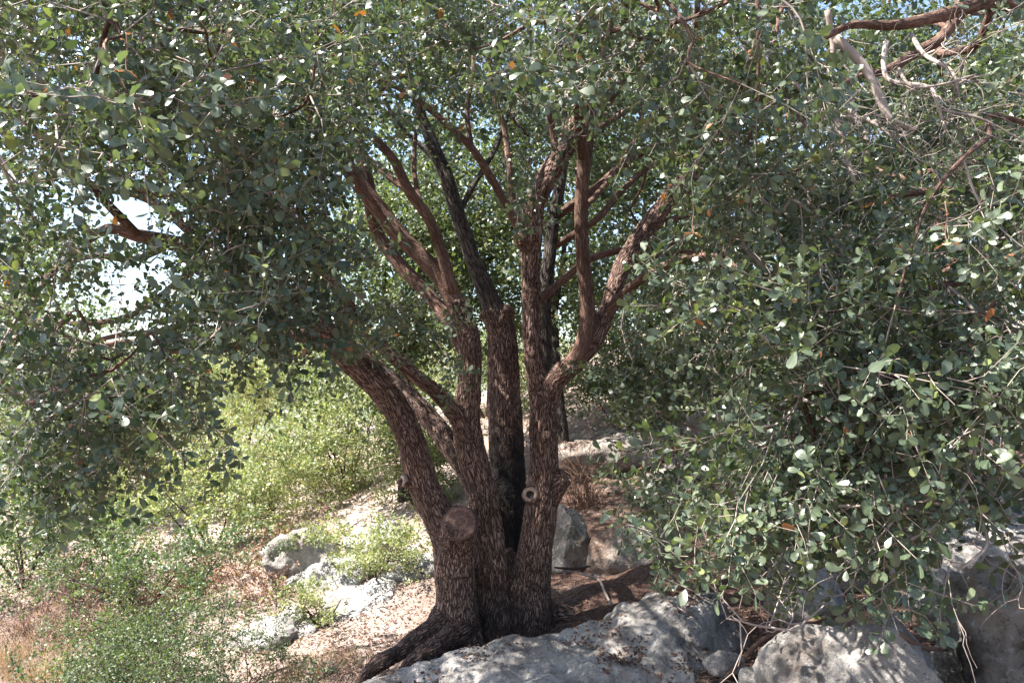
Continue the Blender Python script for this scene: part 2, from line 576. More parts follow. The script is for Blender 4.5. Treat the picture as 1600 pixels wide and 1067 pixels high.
def gz(x, y):
    """ground height read off the built sheet"""
    i = min(max(bisect.bisect_right(GXL, x) - 1, 0), len(GXL) - 2)
    j = min(max(bisect.bisect_right(GYL, y) - 1, 0), len(GYL) - 2)
    u = (x - GXL[i]) / (GXL[i + 1] - GXL[i])
    v = (y - GYL[j]) / (GYL[j + 1] - GYL[j])
    return float((GZ[j, i] * (1 - u) + GZ[j, i + 1] * u) * (1 - v) + (GZ[j + 1, i] * (1 - u) + GZ[j + 1, i + 1] * u) * v)


gx = np.concatenate([-np.geomspace(400, 8, 26)[:-1], np.arange(-8, 8, 0.08), np.geomspace(8, 400, 26)])
gy = np.concatenate([-np.geomspace(150, 1.6, 14)[:-1], np.arange(-1.6, 13.5, 0.08), np.geomspace(13.5, 700, 46)])
GX, GY = np.meshgrid(gx, gy)
GZ = ground_full(GX, GY)
GXL, GYL = gx.tolist(), gy.tolist()
nx, ny = len(gx), len(gy)
ii = (np.arange(ny - 1)[:, None] * nx + np.arange(nx - 1)[None]).ravel()
pale = ((0.8 * sstep(-0.2, -1.0, GX) * sstep(4.2, 5.6, GY) - 0.45 * sstep(-2.2, -3.4, GX) * sstep(10, 7, GY)) + 0.5 * sstep(7.5, 9.5, GY) + 0.15 * sstep(4.4, 3.2, GY)).ravel()
me = tri_mesh('ground', np.stack([GX, GY, GZ], -1).reshape(-1, 3), np.stack([ii, ii + 1, ii + nx + 1, ii + nx], -1), {'pale': pale}, M_soil)
ground = link('ground', me, kind='structure')

# far hills across the valley on the left
hx = np.linspace(-900, 500, 90)
hy = np.linspace(380, 900, 24)
HX, HY = np.meshgrid(hx, hy)
HZ = -40 + 150 * np.exp(-((HY - 700) / 190) ** 2) * (0.55 + 0.35 * np.sin(HX / 150 + 1) * 0.5 + 0.8 * fbm(np.stack([HX, HY, HX * 0], -1).reshape(-1, 3) / 260.0, 4).reshape(HX.shape)) * (0.4 + 0.6 * sstep(200, -300, HX))
hi_ = (np.arange(23)[:, None] * 90 + np.arange(89)[None]).ravel()
hills = link('hills', tri_mesh('hills', np.stack([HX, HY, HZ], -1).reshape(-1, 3), np.stack([hi_, hi_ + 1, hi_ + 91, hi_ + 90], -1), None, plain_material('hill_scrub', (0.13, 0.15, 0.10), 0.4, 0.05, bump=0.1)), kind='structure')


# ------------------------------------------------------------------ rocks
def ico(sub):
    bm = bmesh.new()
    bmesh.ops.create_icosphere(bm, subdivisions=sub, radius=1.0)
    V = np.array([v.co[:] for v in bm.verts])
    F = np.array([[v.index for v in f.verts] for f in bm.faces])
    bm.free()
    return V, F


ICO = {k: ico(k) for k in (3, 4, 5, 6, 7)}


def rock(name, loc, size, rot, seed, label, sub=5, mat=None, cuts=9, rough=1.0, group=None, flat=0.0, furrow=0.0):
    V, F = ICO[sub + 1 if sub > 5 else (6 if loc[1] < 5.3 and sub == 5 else sub)]
    r = np.random.default_rng(seed)
    V = np.sign(V) * np.abs(V) ** 0.80
    V = V.copy()
    for k in range(cuts):
        n = r.normal(size=3)
        n[2] = abs(n[2]) * 0.8
        n /= np.linalg.norm(n)
        d = r.uniform(0.55, 0.9)
        h = V @ n - d
        V -= np.where(h > 0, h * 0.88, 0)[:, None] * n
    if flat:
        h = V[:, 2] - flat
        V[:, 2] -= np.where(h > 0, h * 0.9, 0)
    S = np.array(size)
    W = V * S
    nrm = V / (np.linalg.norm(V, axis=1)[:, None] + 1e-6)
    k = float(S.mean())
    off = r.uniform(0, 60, 3)
    d = 0.20 * k * fbm(W / (k * 1.1) + off, 3) + 0.105 * k ** 0.6 * fbm(W * 4.2 + off, 5, gain=0.58) * rough
    rid = 1 - np.abs(pnoise(W * 3.1 + off)) * 2.2
    d -= 0.035 * k ** 0.5 * np.clip(rid - 0.72, 0, 1) * 3 * rough
    d += 0.010 * rough * fbm(W * 22 + off, 2)
    if furrow:
        d += furrow * fbm(W * np.array([9, 9, 1.3]) + off, 3)
    W = W + nrm * d[:, None]
    R = np.array(Matrix.Rotation(rot[2], 3, 'Z') @ Matrix.Rotation(rot[1], 3, 'Y') @ Matrix.Rotation(rot[0], 3, 'X'))
    W = W @ R.T
    o = link(name, tri_mesh(name, W, F, None, mat or M_rock))
    o.location = loc
    return tag(o, label, 'rock', group)


ROCKS = []


def rock_px(px, py, Y, size, rot, seed, label, **kw):
    p = P(px, py, Y)
    o = rock('limestone_rock', tuple(p), size, rot, seed, label, **kw)
    ROCKS.append(o)
    return o


rock_px(850, 1085, 4.35, (1.02, 0.72, 0.34), (0.16, -0.20, 0.15), 11, 'broad pale grey limestone slab with sun flecks in front of the trunk', sub=6, cuts=4, rough=0.7, flat=0.55)
rock_px(1035, 998, 4.75, (0.52, 0.50, 0.25), (0.1, -0.20, -0.2), 12, 'smooth dark grey limestone hump rising beside the slab below the leaves', sub=5, cuts=5, rough=0.7)
rock_px(1335, 1062, 3.55, (0.46, 0.34, 0.28), (0.1, -0.36, 0.1), 27, 'pointed grey limestone boulder with a thin root lying across its top', sub=5, cuts=7, rough=0.8)
rock_px(1262, 930, 4.55, (0.24, 0.22, 0.19), (0.1, 0.1, 0.4), 34, 'small rounded grey rock under the hanging leaves behind the pointed boulder', cuts=6)
rock_px(1462, 925, 4.3, (0.20, 0.18, 0.16), (0, 0.2, 0.2), 35, 'small dark rock wedged against the upright rock', cuts=6)
rock_px(1640, 1080, 3.4, (0.28, 0.42, 0.50), (0.05, 0.10, 0.2), 46, 'upright brownish limestone rock with vertical furrows', sub=5, mat=M_rockbrown, cuts=6, rough=1.4, furrow=0.12)
rock_px(1522, 985, 3.75, (0.13, 0.2, 0.38), (0.0, 0.06, 0.1), 47, 'narrow grey limestone blade standing beside the upright brownish rock', cuts=6, rough=1.1, furrow=0.04)
rock_px(1130, 1035, 4.1, (0.10, 0.08, 0.06), (0, 0, 0.3), 48, 'fist sized grey stone lying in leaf litter by the slab', sub=4)
rock_px(1175, 1062, 3.9, (0.09, 0.07, 0.06), (0, 0, 1.3), 49, 'small pale stone at the foot of the pointed boulder', sub=4)
rock_px(978, 868, 6.3, (0.34, 0.30, 0.26), (0.1, 0.15, 0.3), 51, 'bright sunlit cream boulder on the ground right of the trunk', mat=M_rocktan, cuts=7)
rock_px(890, 842, 6.55, (0.22, 0.26, 0.30), (0, 0.1, 0.5), 52, 'tan broken rock close behind the right hand stem', mat=M_rocktan, cuts=8)
rock_px(950, 700, 8.6, (0.75, 0.6, 0.26), (0.05, -0.08, 0.2), 53, 'flat topped ledge of pale limestone on the slope behind the tree', mat=M_rocktan, cuts=5, flat=0.6)
rock_px(1110, 745, 7.6, (0.62, 0.5, 0.30), (0.1, -0.1, -0.2), 54, 'grey ledge of limestone half hidden behind hanging sprays', cuts=6, flat=0.6)
rock_px(1165, 650, 9.2, (0.80, 0.6, 0.32), (0.1, -0.1, 0.1), 55, 'sun flecked limestone outcrop high on the slope behind dead twigs', cuts=6)
rock_px(1215, 830, 6.1, (0.45, 0.4, 0.26), (0.1, 0, 0.4), 56, 'reddish brown rock in deep shade under the leaf curtain', mat=M_rocktan, cuts=6)
rock_px(1330, 880, 5.6, (0.40, 0.35, 0.26), (0.1, 0, 0.1), 57, 'shaded brown rock behind the lowest hanging twigs', mat=M_rocktan, cuts=6)
rock_px(1560, 850, 5.6, (0.60, 0.4, 0.17), (0.1, -0.1, 0.1), 58, 'flat grey ledge stone above the upright rock', cuts=5, flat=0.5)
rock_px(1590, 785, 6.6, (0.65, 0.4, 0.17), (0.1, -0.1, 0.3), 59, 'second flat grey ledge stone farther up the right bank', cuts=5, flat=0.5)
rock_px(475, 868, 7.6, (0.36, 0.36, 0.26), (0.15, 0.35, 0.5), 61, 'grey rounded outcrop rising from the sunny slope below dry scrub', cuts=7, rough=1.6)
rock_px(515, 903, 7.2, (0.42, 0.40, 0.13), (0.10, -0.12, 0.2), 62, 'white sunlit rock spreading below the rounded outcrop', mat=M_rockpale, cuts=4, rough=1.8)
rock_px(650, 888, 7.0, (0.36, 0.3, 0.12), (0.1, -0.2, 0.2), 63, 'weathered white rock showing between the shrub and the left stem', mat=M_rockpale, cuts=4, rough=1.8)
rock_px(560, 936, 6.6, (0.32, 0.3, 0.08), (0.1, -0.2, 0.7), 64, 'low pale sunlit rock in front of the bright green shrub', mat=M_rockpale, cuts=4, rough=1.8)
rock_px(425, 990, 6.2, (0.34, 0.3, 0.09), (0.1, -0.15, 0.1), 65, 'pale low rock behind the dark twiggy bush', mat=M_rockpale, cuts=4, rough=1.8)
rock_px(590, 840, 7.9, (0.30, 0.3, 0.14), (0.1, -0.15, 0.9), 66, 'pale ledge stone above the bright green shrub', mat=M_rockpale, cuts=5, rough=1.6)

# ------------------------------------------------------------------ leaf shapes
def leaf_hi(bend=0.12, fold=0.14, width=0.52, seed=0):
    r = np.random.default_rng(seed)
    prof = [(0.0, 0.03), (0.25, 0.27), (0.62, 0.50), (0.91, 0.37)]
    w = width
    V, rib = [], []
    def z(x, y):
        return -bend * (x - 0.3) ** 2 * 1.6 + fold * abs(y) + 0.02 * r.normal()
    for x, h in prof[:1]:
        V.append((0, 0, 0)); rib.append(0)
    mids = [0.25, 0.62, 0.91]
    for x, h in prof[1:]:
        V.append((x, h * w, z(x, h * w))); rib.append(1)
    for x, h in prof[1:]:
        V.append((x, -h * w, z(x, h * w))); rib.append(1)
    for x in mids:
        V.append((x, 0, z(x, 0))); rib.append(0)
    V.append((1.0, 0, z(1.0, 0))); rib.append(0.4)
    F = [(0, 7, 1), (0, 4, 7), (1, 7, 8), (1, 8, 2), (7, 4, 8), (4, 5, 8), (2, 8, 9), (2, 9, 3), (8, 5, 9), (5, 6, 9), (3, 9, 10), (9, 6, 10)]
    return np.array(V), np.array(F), np.array(rib, float)


def leaf_lo(width=0.52, fold=0.10):
    w = width / 2
    V = np.array([(0, 0, 0), (0.42, w * 0.82, fold * .5), (0.84, w * 0.86, fold * .3), (1, 0, -0.06), (0.84, -w * 0.86, fold * .3), (0.42, -w * 0.82, fold * .5)])
    return V, np.array([(0, 5, 1), (1, 5, 4), (1, 4, 2), (2, 4, 3)]), np.array([0.5, 1, 1, 0.5, 1, 1])


def leaf_min(width=0.55):
    V = np.array([(0, 0, 0), (0.55, width / 2, 0.04), (0.55, -width / 2, 0.04), (1, 0, -0.04)])
    return V, np.array([(0, 2, 1), (1, 2, 3)]), np.ones(4)


LEAF_HI = [leaf_hi(b, f, w, i) for i, (b, f, w) in enumerate([(0.10, 0.16, 0.56), (0.22, 0.10, 0.64), (0.04, 0.28, 0.54), (0.30, 0.18, 0.60), (-0.10, 0.14, 0.60), (0.16, 0.05, 0.50)])]
LEAF_LO = [leaf_lo(0.54, 0.10), leaf_lo(0.62, -0.08), leaf_lo(0.48, 0.22)]
LEAF_MIN = [leaf_min(0.55), leaf_min(0.65)]


def nrmz(v):
    return v / (np.linalg.norm(v) + 1e-9)


def thin_tube(pts, rad):
    """open three sided twig"""
    V, F, _ = tube(pts, rad, 3)
    return V[:-2], F[:-6]


def make_spray(seed, leaves, length=0.42, nside=7, side_len=0.17, leaf_len=0.037, per=7, tw=0.0019, lsd=0.30, upbias=0.75, rings=5, bare=False, nsub=0, sparse=1.0):
    """a branchlet along +X with side twigs and leaves; returns template arrays"""
    r = np.random.default_rng(seed)
    twV, twF, n = [], [], 0
    lm, lvar = [], []          # leaf matrices (3x4), variant
    def add_twig(p0, d, L, rad, cnt, depth):
        nonlocal n
        m = 5
        pts = [p0]
        dd = d.copy()
        for k in range(m):
            dd = nrmz(dd + r.normal(size=3) * 0.17 + np.array([0, 0, 0.03]))
            pts.append(pts[-1] + dd * L / m)
        pts = np.array(pts)
        if not (bare and depth):
            ix = np.linspace(0, m, rings + 1 if not bare else 3).round().astype(int)
            V, F = thin_tube(pts[ix], np.linspace(rad, rad * 0.45, len(ix)))
            twV.append(V); twF.append(F + n); n += len(V)
        ph = r.uniform(0, 6.28)
        for q in range(cnt):
            t = 0.30 + 0.70 * (q / max(1, cnt - 1)) ** 0.6 if depth else 0.35 + 0.65 * q / max(1, cnt - 1)
            f = min(t * m, m - 1e-3)
            i = int(f)
            p = pts[i] + (pts[i + 1] - pts[i]) * (f - i)
            td = nrmz(pts[i + 1] - pts[i])
            ph += 2.4 + r.normal() * 0.25
            a = np.cross(td, [0, 0, 1.0]); a = nrmz(a) if np.linalg.norm(a) > 0.05 else np.array([0, 1., 0])
            b = np.cross(td, a)
            rad_d = a * math.cos(ph) + b * math.sin(ph)
            sp = r.uniform(0.75, 1.25) if q < cnt - 3 else r.uniform(0.5, 0.95)
            ld = nrmz(td * (1.35 - sp) + rad_d * sp + np.array([0, 0, -0.10]))
            nn = td * 0.35 + np.array([0, 0, upbias]) + r.normal(size=3) * 0.42 - rad_d * 0.15
            nn = nn - ld * (nn @ ld)
            nn = nrmz(nn)
            s = leaf_len * np.clip(1 + lsd * r.normal(), 0.5, 1.5)
            M = np.stack([ld * s, np.cross(nn, ld) * s, nn * s, p + ld * 0.004], 1)
            lm.append(M); lvar.append(r.integers(len(leaves)))
        return pts
    main = add_twig(np.zeros(3), np.array([1., 0, 0]), length, tw * 1.5, int(per * 1.2), 0)
    for k in range(nside):
        t = (0.18 + 0.8 * k / nside) * 5
        i = min(int(t), 4)
        p = main[i] + (main[i + 1] - main[i]) * (t - i)
        sd = 1 if k % 2 else -1
        d = nrmz(np.array([0.75 + r.normal() * 0.25, sd * r.uniform(0.5, 1.1), r.normal() * 0.35 + 0.05]))
        L = side_len * r.uniform(0.6, 1.25)
        sp = add_twig(p, d, L, tw, max(3, int(per * L / side_len * sparse)), 1)
        for u in range(nsub):
            j = r.integers(1, 5)
            d2 = nrmz(d + r.normal(size=3) * 0.7)
            add_twig(sp[j], d2, L * 0.55, tw * 0.7, max(3, int(per * 0.6)), 1)
    lm = np.array(lm)
    return dict(tw=(np.concatenate(twV), np.concatenate(twF)), lm=lm, lv=np.array(lvar), leaves=leaves, len=length)


SPR_HI = [make_spray(100 + k, LEAF_HI, nside=8 + k % 3, per=10 + k % 2, rings=2) for k in range(8)]
SPR_MID = [make_spray(150 + k, LEAF_LO, nside=9 + k % 3, per=10 + k % 2, rings=2) for k in range(8)]
SPR_LO = [make_spray(200 + k, LEAF_LO, nside=8 + k % 3, per=7, length=0.5, side_len=0.2, bare=True) for k in range(6)]
SPR_FAR = [make_spray(300 + k, LEAF_MIN, nside=10, per=8, length=0.7, side_len=0.3, leaf_len=0.054, nsub=1, bare=True) for k in range(5)]
SPR_SHRUB = [make_spray(400 + k, LEAF_MIN, nside=9, per=8, length=0.38, side_len=0.17, leaf_len=0.037, nsub=1, upbias=0.5, bare=True) for k in range(5)]
SPR_FINE = [make_spray(500 + k, LEAF_LO, nside=12, per=10, length=0.36, side_len=0.14, leaf_len=0.016, nsub=1, tw=0.0014, upbias=0.5, rings=2) for k in range(5)]


def spray_frame(d, roll_sd, r, up=np.array([0, 0, 1.0])):
    x = nrmz(d)
    z = up - x * (up @ x)
    if np.linalg.norm(z) < 0.15:
        z = np.array([0, 1., 0]) - x * x[1]
    z = nrmz(z)
    y = np.cross(z, x)
    a = r.normal() * roll_sd
    return np.stack([x, y * math.cos(a) + z * math.sin(a), z * math.cos(a) - y * math.sin(a)], 1)


class Crown:
    """sprays turned into leaf matrices and twig triangles"""
    def __init__(self, seed):
        self.r = np.random.default_rng(seed)
        self.LM, self.LV, self.LK, self.LR = [], [], [], []
        self.tw = Soup([])

    def spray(self, tmpl, p, d, s=1.0, roll=0.5, keep=1.0, tone=0.0):
        R = spray_frame(d, roll, self.r) * s
        M = tmpl['lm']
        lv = tmpl['lv']
        if keep < 1:
            k = self.r.random(len(M)) < keep
            M, lv = M[k], lv[k]
        A = np.einsum('ij,njk->nik', R, M)
        A[:, :, 3] += p
        self.LM.append(A)
        self.LV.append(lv)
        self.LK.append(np.full(len(M), id(tmpl['leaves']), dtype=np.int64))
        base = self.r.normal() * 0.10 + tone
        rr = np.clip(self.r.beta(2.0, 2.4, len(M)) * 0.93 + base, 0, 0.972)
        odd = self.r.random(len(M))
        rr = np.where(odd > 0.9955, 0.996, np.where(odd < 0.05, 0.966, rr))
        self.LR.append(rr)
        V, F = tmpl['tw']
        self.tw.add(V @ R.T + p, F)

    def arrays(self):
        return np.concatenate(self.LM), np.concatenate(self.LV), np.concatenate(self.LK), np.concatenate(self.LR)


def leaves_mesh(name, LM, LV, LK, LR, mat, offset):
    so = Soup(['rnd', 'rib'])
    for leaves in (LEAF_HI, LEAF_LO, LEAF_MIN):
        for v, (V, F, rib) in enumerate(leaves):
            m = (LK == id(leaves)) & (LV == v)
            k = int(m.sum())
            if not k:
                continue
            A = LM[m]
            W = np.einsum('nij,vj->nvi', A[:, :, :3], V) + A[:, None, :, 3]
            FF = F[None] + (np.arange(k) * len(V))[:, None, None]
            so.add(W.reshape(-1, 3), FF.reshape(-1, 3), rnd=np.repeat(LR[m], len(V)), rib=np.tile(rib, k))
    return so.mesh(name, mat, True, offset)


# shared meshes for the leaves that are objects of their own
LEAF_OBJ = []


def leaf_objects(root, LM, LV, LK, LR, count, mat):
    """takes the leaves that show largest out of the crown and makes them objects"""
    global LEAF_OBJ
    if not LEAF_OBJ:
        for v, (V, F, rib) in enumerate(LEAF_HI):
            for k in range(4):
                r = 0.12 + 0.22 * k + 0.03 * v
                LEAF_OBJ.append(tri_mesh('leaf', V, F, {'rnd': np.full(len(V), min(r, 0.95)), 'rib': rib}, mat))
    p = LM[:, :, 3]
    c, s = math.cos(PITCH), math.sin(PITCH)
    zc = p[:, 1] * c + (p[:, 2] - EYE) * s
    yc = -p[:, 1] * s + (p[:, 2] - EYE) * c
    zc = np.maximum(zc, 0.2)
    ok = (np.abs(p[:, 0] / zc) < 800 / FPX * 0.98) & (np.abs(yc / zc) < 533 / FPX * 0.98) & (LK == id(LEAF_HI))
    view = p - np.array([0, 0, EYE])
    view /= np.linalg.norm(view, axis=1)[:, None]
    nz = LM[:, :, 2] / np.linalg.norm(LM[:, :, 2], axis=1)[:, None]
    face = np.abs((nz * view).sum(1))
    size = np.linalg.norm(LM[:, :, 0], axis=1) / zc * (0.35 + 0.65 * face)
    size = np.where(ok, size, 0)
    pick = np.argsort(-size)[:count]
    loc = np.array(root.location)
    for i in pick:
        A = LM[i]
        q = int(np.clip((LR[i] - 0.1) / 0.22, 0, 3))
        o = link('leaf', LEAF_OBJ[int(LV[i]) * 4 + q], root)
        M = Matrix.Identity(4)
        for a in range(3):
            for b in range(3):
                M[a][b] = float(A[a, b])
            M[a][3] = float(A[a, 3] - loc[a])
        o.matrix_local = M
    keep = np.ones(len(LM), bool)
    keep[pick] = False
    return keep


def project(p):
    c, s = math.cos(PITCH), math.sin(PITCH)
    p = np.asarray(p)
    zc = p[..., 1] * c + (p[..., 2] - EYE) * s
    yc = -p[..., 1] * s + (p[..., 2] - EYE) * c
    return 800 + FPX * p[..., 0] / zc, 533.5 - FPX * yc / zc


def network(seeds, targets, r, path0=None, bias=0.35):
    """joins every target to the nearest part of the skeleton; returns parent index (into seeds+targets)"""
    S, T = len(seeds), len(targets)
    pts = np.vstack([seeds, targets])
    path = np.zeros(S + T)
    if path0 is not None:
        path[:S] = path0
    best = np.full(T, 1e9)
    par = np.zeros(T, int)
    for i in range(0, S, 200):
        d = np.linalg.norm(targets[:, None] - seeds[None, i:i + 200], axis=2) + bias * path[None, i:min(i + 200, S)]
        j = d.argmin(1)
        v = d[np.arange(T), j]
        u = v < best
        best[u] = v[u]
        par[u] = j[u] + i
    done = np.zeros(T, bool)
    for _ in range(T):
        k = int(np.where(done, 1e9, best).argmin())
        done[k] = True
        path[S + k] = path[par[k]] + np.linalg.norm(pts[S + k] - pts[par[k]])
        d = np.linalg.norm(targets - targets[k], axis=1) + bias * path[S + k]
        u = (~done) & (d < best)
        best[u] = d[u]
        par[u] = S + k
    return pts, par


def branches_from(pts, par, S, r, r0=0.0034, pw=0.42, sag=0.06):
    """splits the network into chains: list of (points, radii)"""
    T = len(par)
    kids = {}
    for k in range(T):
        kids.setdefault(int(par[k]), []).append(S + k)
    w = np.ones(S + T)
    depth = np.zeros(T, int)
    order = []
    stack = [i for i in kids if i < S]
    seen = []
    while stack:
        a = stack.pop()
        for b in kids.get(a, []):
            seen.append(b)
            stack.append(b)
    for b in reversed(seen):
        a = int(par[b - S])
        if a >= S:
            w[a] += w[b]
    rad = r0 * w ** pw
    chains = []
    starts = [(i, b) for i in kids if i < S for b in kids[i]]
    while starts:
        a, b = starts.pop()
        P_, R_ = [pts[a]], [rad[b] * 1.15]
        cur, prev = b, a
        while True:
            d = np.linalg.norm(pts[cur] - pts[prev])
            m = int(d / 0.28)
            for q in range(m):
                t = (q + 1) / (m + 1)
                mid = pts[prev] * (1 - t) + pts[cur] * t + r.normal(size=3) * 0.055 * min(d, 0.7)
                mid[2] -= sag * d * math.sin(t * math.pi)
                P_.append(mid)
                R_.append(rad[cur] * 1.05)
            P_.append(pts[cur])
            R_.append(rad[cur])
            ks = sorted(kids.get(cur, []), key=lambda q: -w[q])
            for o in ks[1:]:
                starts.append((cur, o))
            if not ks:
                break
            prev, cur = cur, ks[0]
        R_[-1] = r0 * 0.8
        chains.append((np.array(P_), np.array(R_)))
    return chains


def add_chains(root, chains, thr, bark, twig_soup, name='branch', limit=120):
    """thick chains become objects of their own, the rest goes to the twig soup"""
    loc = np.array(root.location)
    big = sorted([c for c in chains if c[1][0] >= thr], key=lambda c: -c[1][0])[:limit]
    ids = set(id(c[0]) for c in big)
    for p, rd in chains:
        if len(p) < 2:
            continue
        pp, rr = catmull(p, rd, 0.07 if p[0][1] < 4.5 else 0.14)
        if id(p) in ids:
            V, F, bc = tube(pp, rr, 9, 0.10, float(pp[0, 0]))
            link(name, tri_mesh(name, V - loc, F, {'bark': bc}, bark), root)
        else:
            V, F = thin_tube(pp, rr)
            twig_soup.add(V, F)


def region_points(regs, r):
    """regions are (cx, cy, rx, ry, Y0, Y1, n, droop, kind): foliage masses with their own distance and depth"""
    T, D, K = [], [], []
    for cx, cy, rx, ry, y0, y1, n, droop, kind in regs:
        for _ in range(n):
            while True:
                u, v = r.uniform(-1, 1, 2)
                if u * u + v * v <= 1:
                    break
            T.append(P(cx + u * rx, cy + v * ry, r.uniform(y0, y1)))
            D.append(droop)
            K.append(kind)
    return np.array(T), np.array(D), K


# ------------------------------------------------------------------ the many-stemmed oak
def stem(pts):
    """rows of px, py, Y, width in px"""
    p = np.array([P(a, b, y) for a, b, y, w in pts])
    rad = np.array([w * 0.5 * y / FPX for a, b, y, w in pts])
    return p, rad


A_ = [(714, 1015, 5.22, 86), (713, 975, 5.2, 72), (712, 930, 5.2, 62), (709, 880, 5.2, 62), (703, 835, 5.2, 62), (680, 796, 5.2, 50), (662, 758, 5.2, 48), (650, 720, 5.2, 46), (640, 682, 5.2, 44), (624, 648, 5.2, 42), (600, 614, 5.2, 42), (570, 582, 5.2, 42), (543, 558, 5.18, 40), (505, 515, 5.1, 38), (455, 468, 5.0, 35)]
A_STUMP = [(710, 900, 5.2, 60), (713, 858, 5.16, 60), (717, 832, 5.07, 57), (719, 817, 4.98, 51)]
B_ = [(772, 1015, 5.38, 90), (772, 960, 5.36, 60), (771, 915, 5.36, 48), (766, 850, 5.36, 46), (755, 780, 5.36, 46), (738, 715, 5.36, 47), (729, 660, 5.36, 45), (733, 600, 5.36, 38), (734, 545, 5.36, 36), (726, 505, 5.36, 35), (712, 470, 5.36, 34)]
C_ = [(733, 690, 5.33, 32), (716, 656, 5.29, 28), (696, 628, 5.24, 26), (668, 602, 5.2, 24), (635, 576, 5.17, 22), (602, 546, 5.15, 21), (570, 510, 5.12, 20), (545, 480, 5.1, 18)]
D_ = [(760, 800, 5.52, 32), (735, 745, 5.70, 34), (706, 700, 5.85, 34), (672, 655, 6.0, 32), (632, 612, 6.15, 30), (575, 565, 6.3, 28), (520, 520, 6.4, 26), (470, 470, 6.5, 23)]
E_ = [(800, 1000, 5.62, 80), (800, 900, 5.68, 62), (797, 830, 5.72, 58), (794, 760, 5.76, 56), (791, 690, 5.8, 56), (788, 620, 5.84, 52), (787, 560, 5.86, 48), (783, 520, 5.88, 46), (777, 496, 5.88, 44)]
F_ = [(826, 1015, 5.40, 95), (828, 970, 5.40, 74), (830, 920, 5.40, 58), (837, 850, 5.40, 53), (847, 785, 5.40, 50), (850, 725, 5.40, 46), (848, 665, 5.40, 43), (849, 620, 5.40, 43)]
F_STUB = [(853, 778, 5.40, 44), (868, 757, 5.38, 38), (882, 744, 5.36, 30)]
F1_ = [(848, 640, 5.40, 36), (838, 588, 5.40, 32), (831, 530, 5.40, 30), (830, 460, 5.40, 30), (829, 400, 5.40, 32), (828, 375, 5.40, 40), (831, 352, 5.40, 36), (836, 320, 5.42, 32), (848, 290, 5.46, 34), (872, 248, 5.52, 34), (895, 208, 5.58, 32), (918, 172, 5.62, 30), (955, 135, 5.7, 24), (1000, 100, 5.8, 18), (1050, 55, 5.9, 14)]
F2_ = [(852, 635, 5.40, 38), (866, 596, 5.38, 36), (896, 568, 5.32, 33), (928, 530, 5.32, 31), (950, 480, 5.36, 28), (972, 418, 5.42, 29), (1003, 366, 5.48, 29), (1045, 312, 5.54, 28), (1085, 266, 5.6, 27), (1120, 225, 5.6, 24), (1165, 175, 5.6, 20), (1220, 110, 5.6, 16)]
ROOT1 = [(702, 965, 5.22, 60), (676, 984, 5.06, 36), (650, 1000, 4.95, 33), (622, 1020, 4.86, 25), (592, 1036, 4.76, 27), (566, 1060, 4.68, 20), (535, 1100, 4.55, 14)]
ROOT2 = [(722, 975, 5.2, 60), (697, 1000, 5.02, 42), (668, 1022, 4.88, 36), (642, 1042, 4.76, 30), (618, 1070, 4.64, 22)]
ROOT3 = [(832, 955, 5.42, 60), (862, 958, 5.52, 36), (895, 962, 5.6, 26), (925, 975, 5.65, 18)]

TREE_BASE = np.array([P(770, 1000, 5.4)[0], 5.4, gz(P(770, 1000, 5.4)[0], 5.4)])
oak = thing('oak_tree', tuple(TREE_BASE), 'old many-stemmed oak with furrowed brown bark, standing over the limestone slab', 'tree')


def resampled(rows, step):
    p, rd = stem(rows)
    return catmull(p, rd, step)


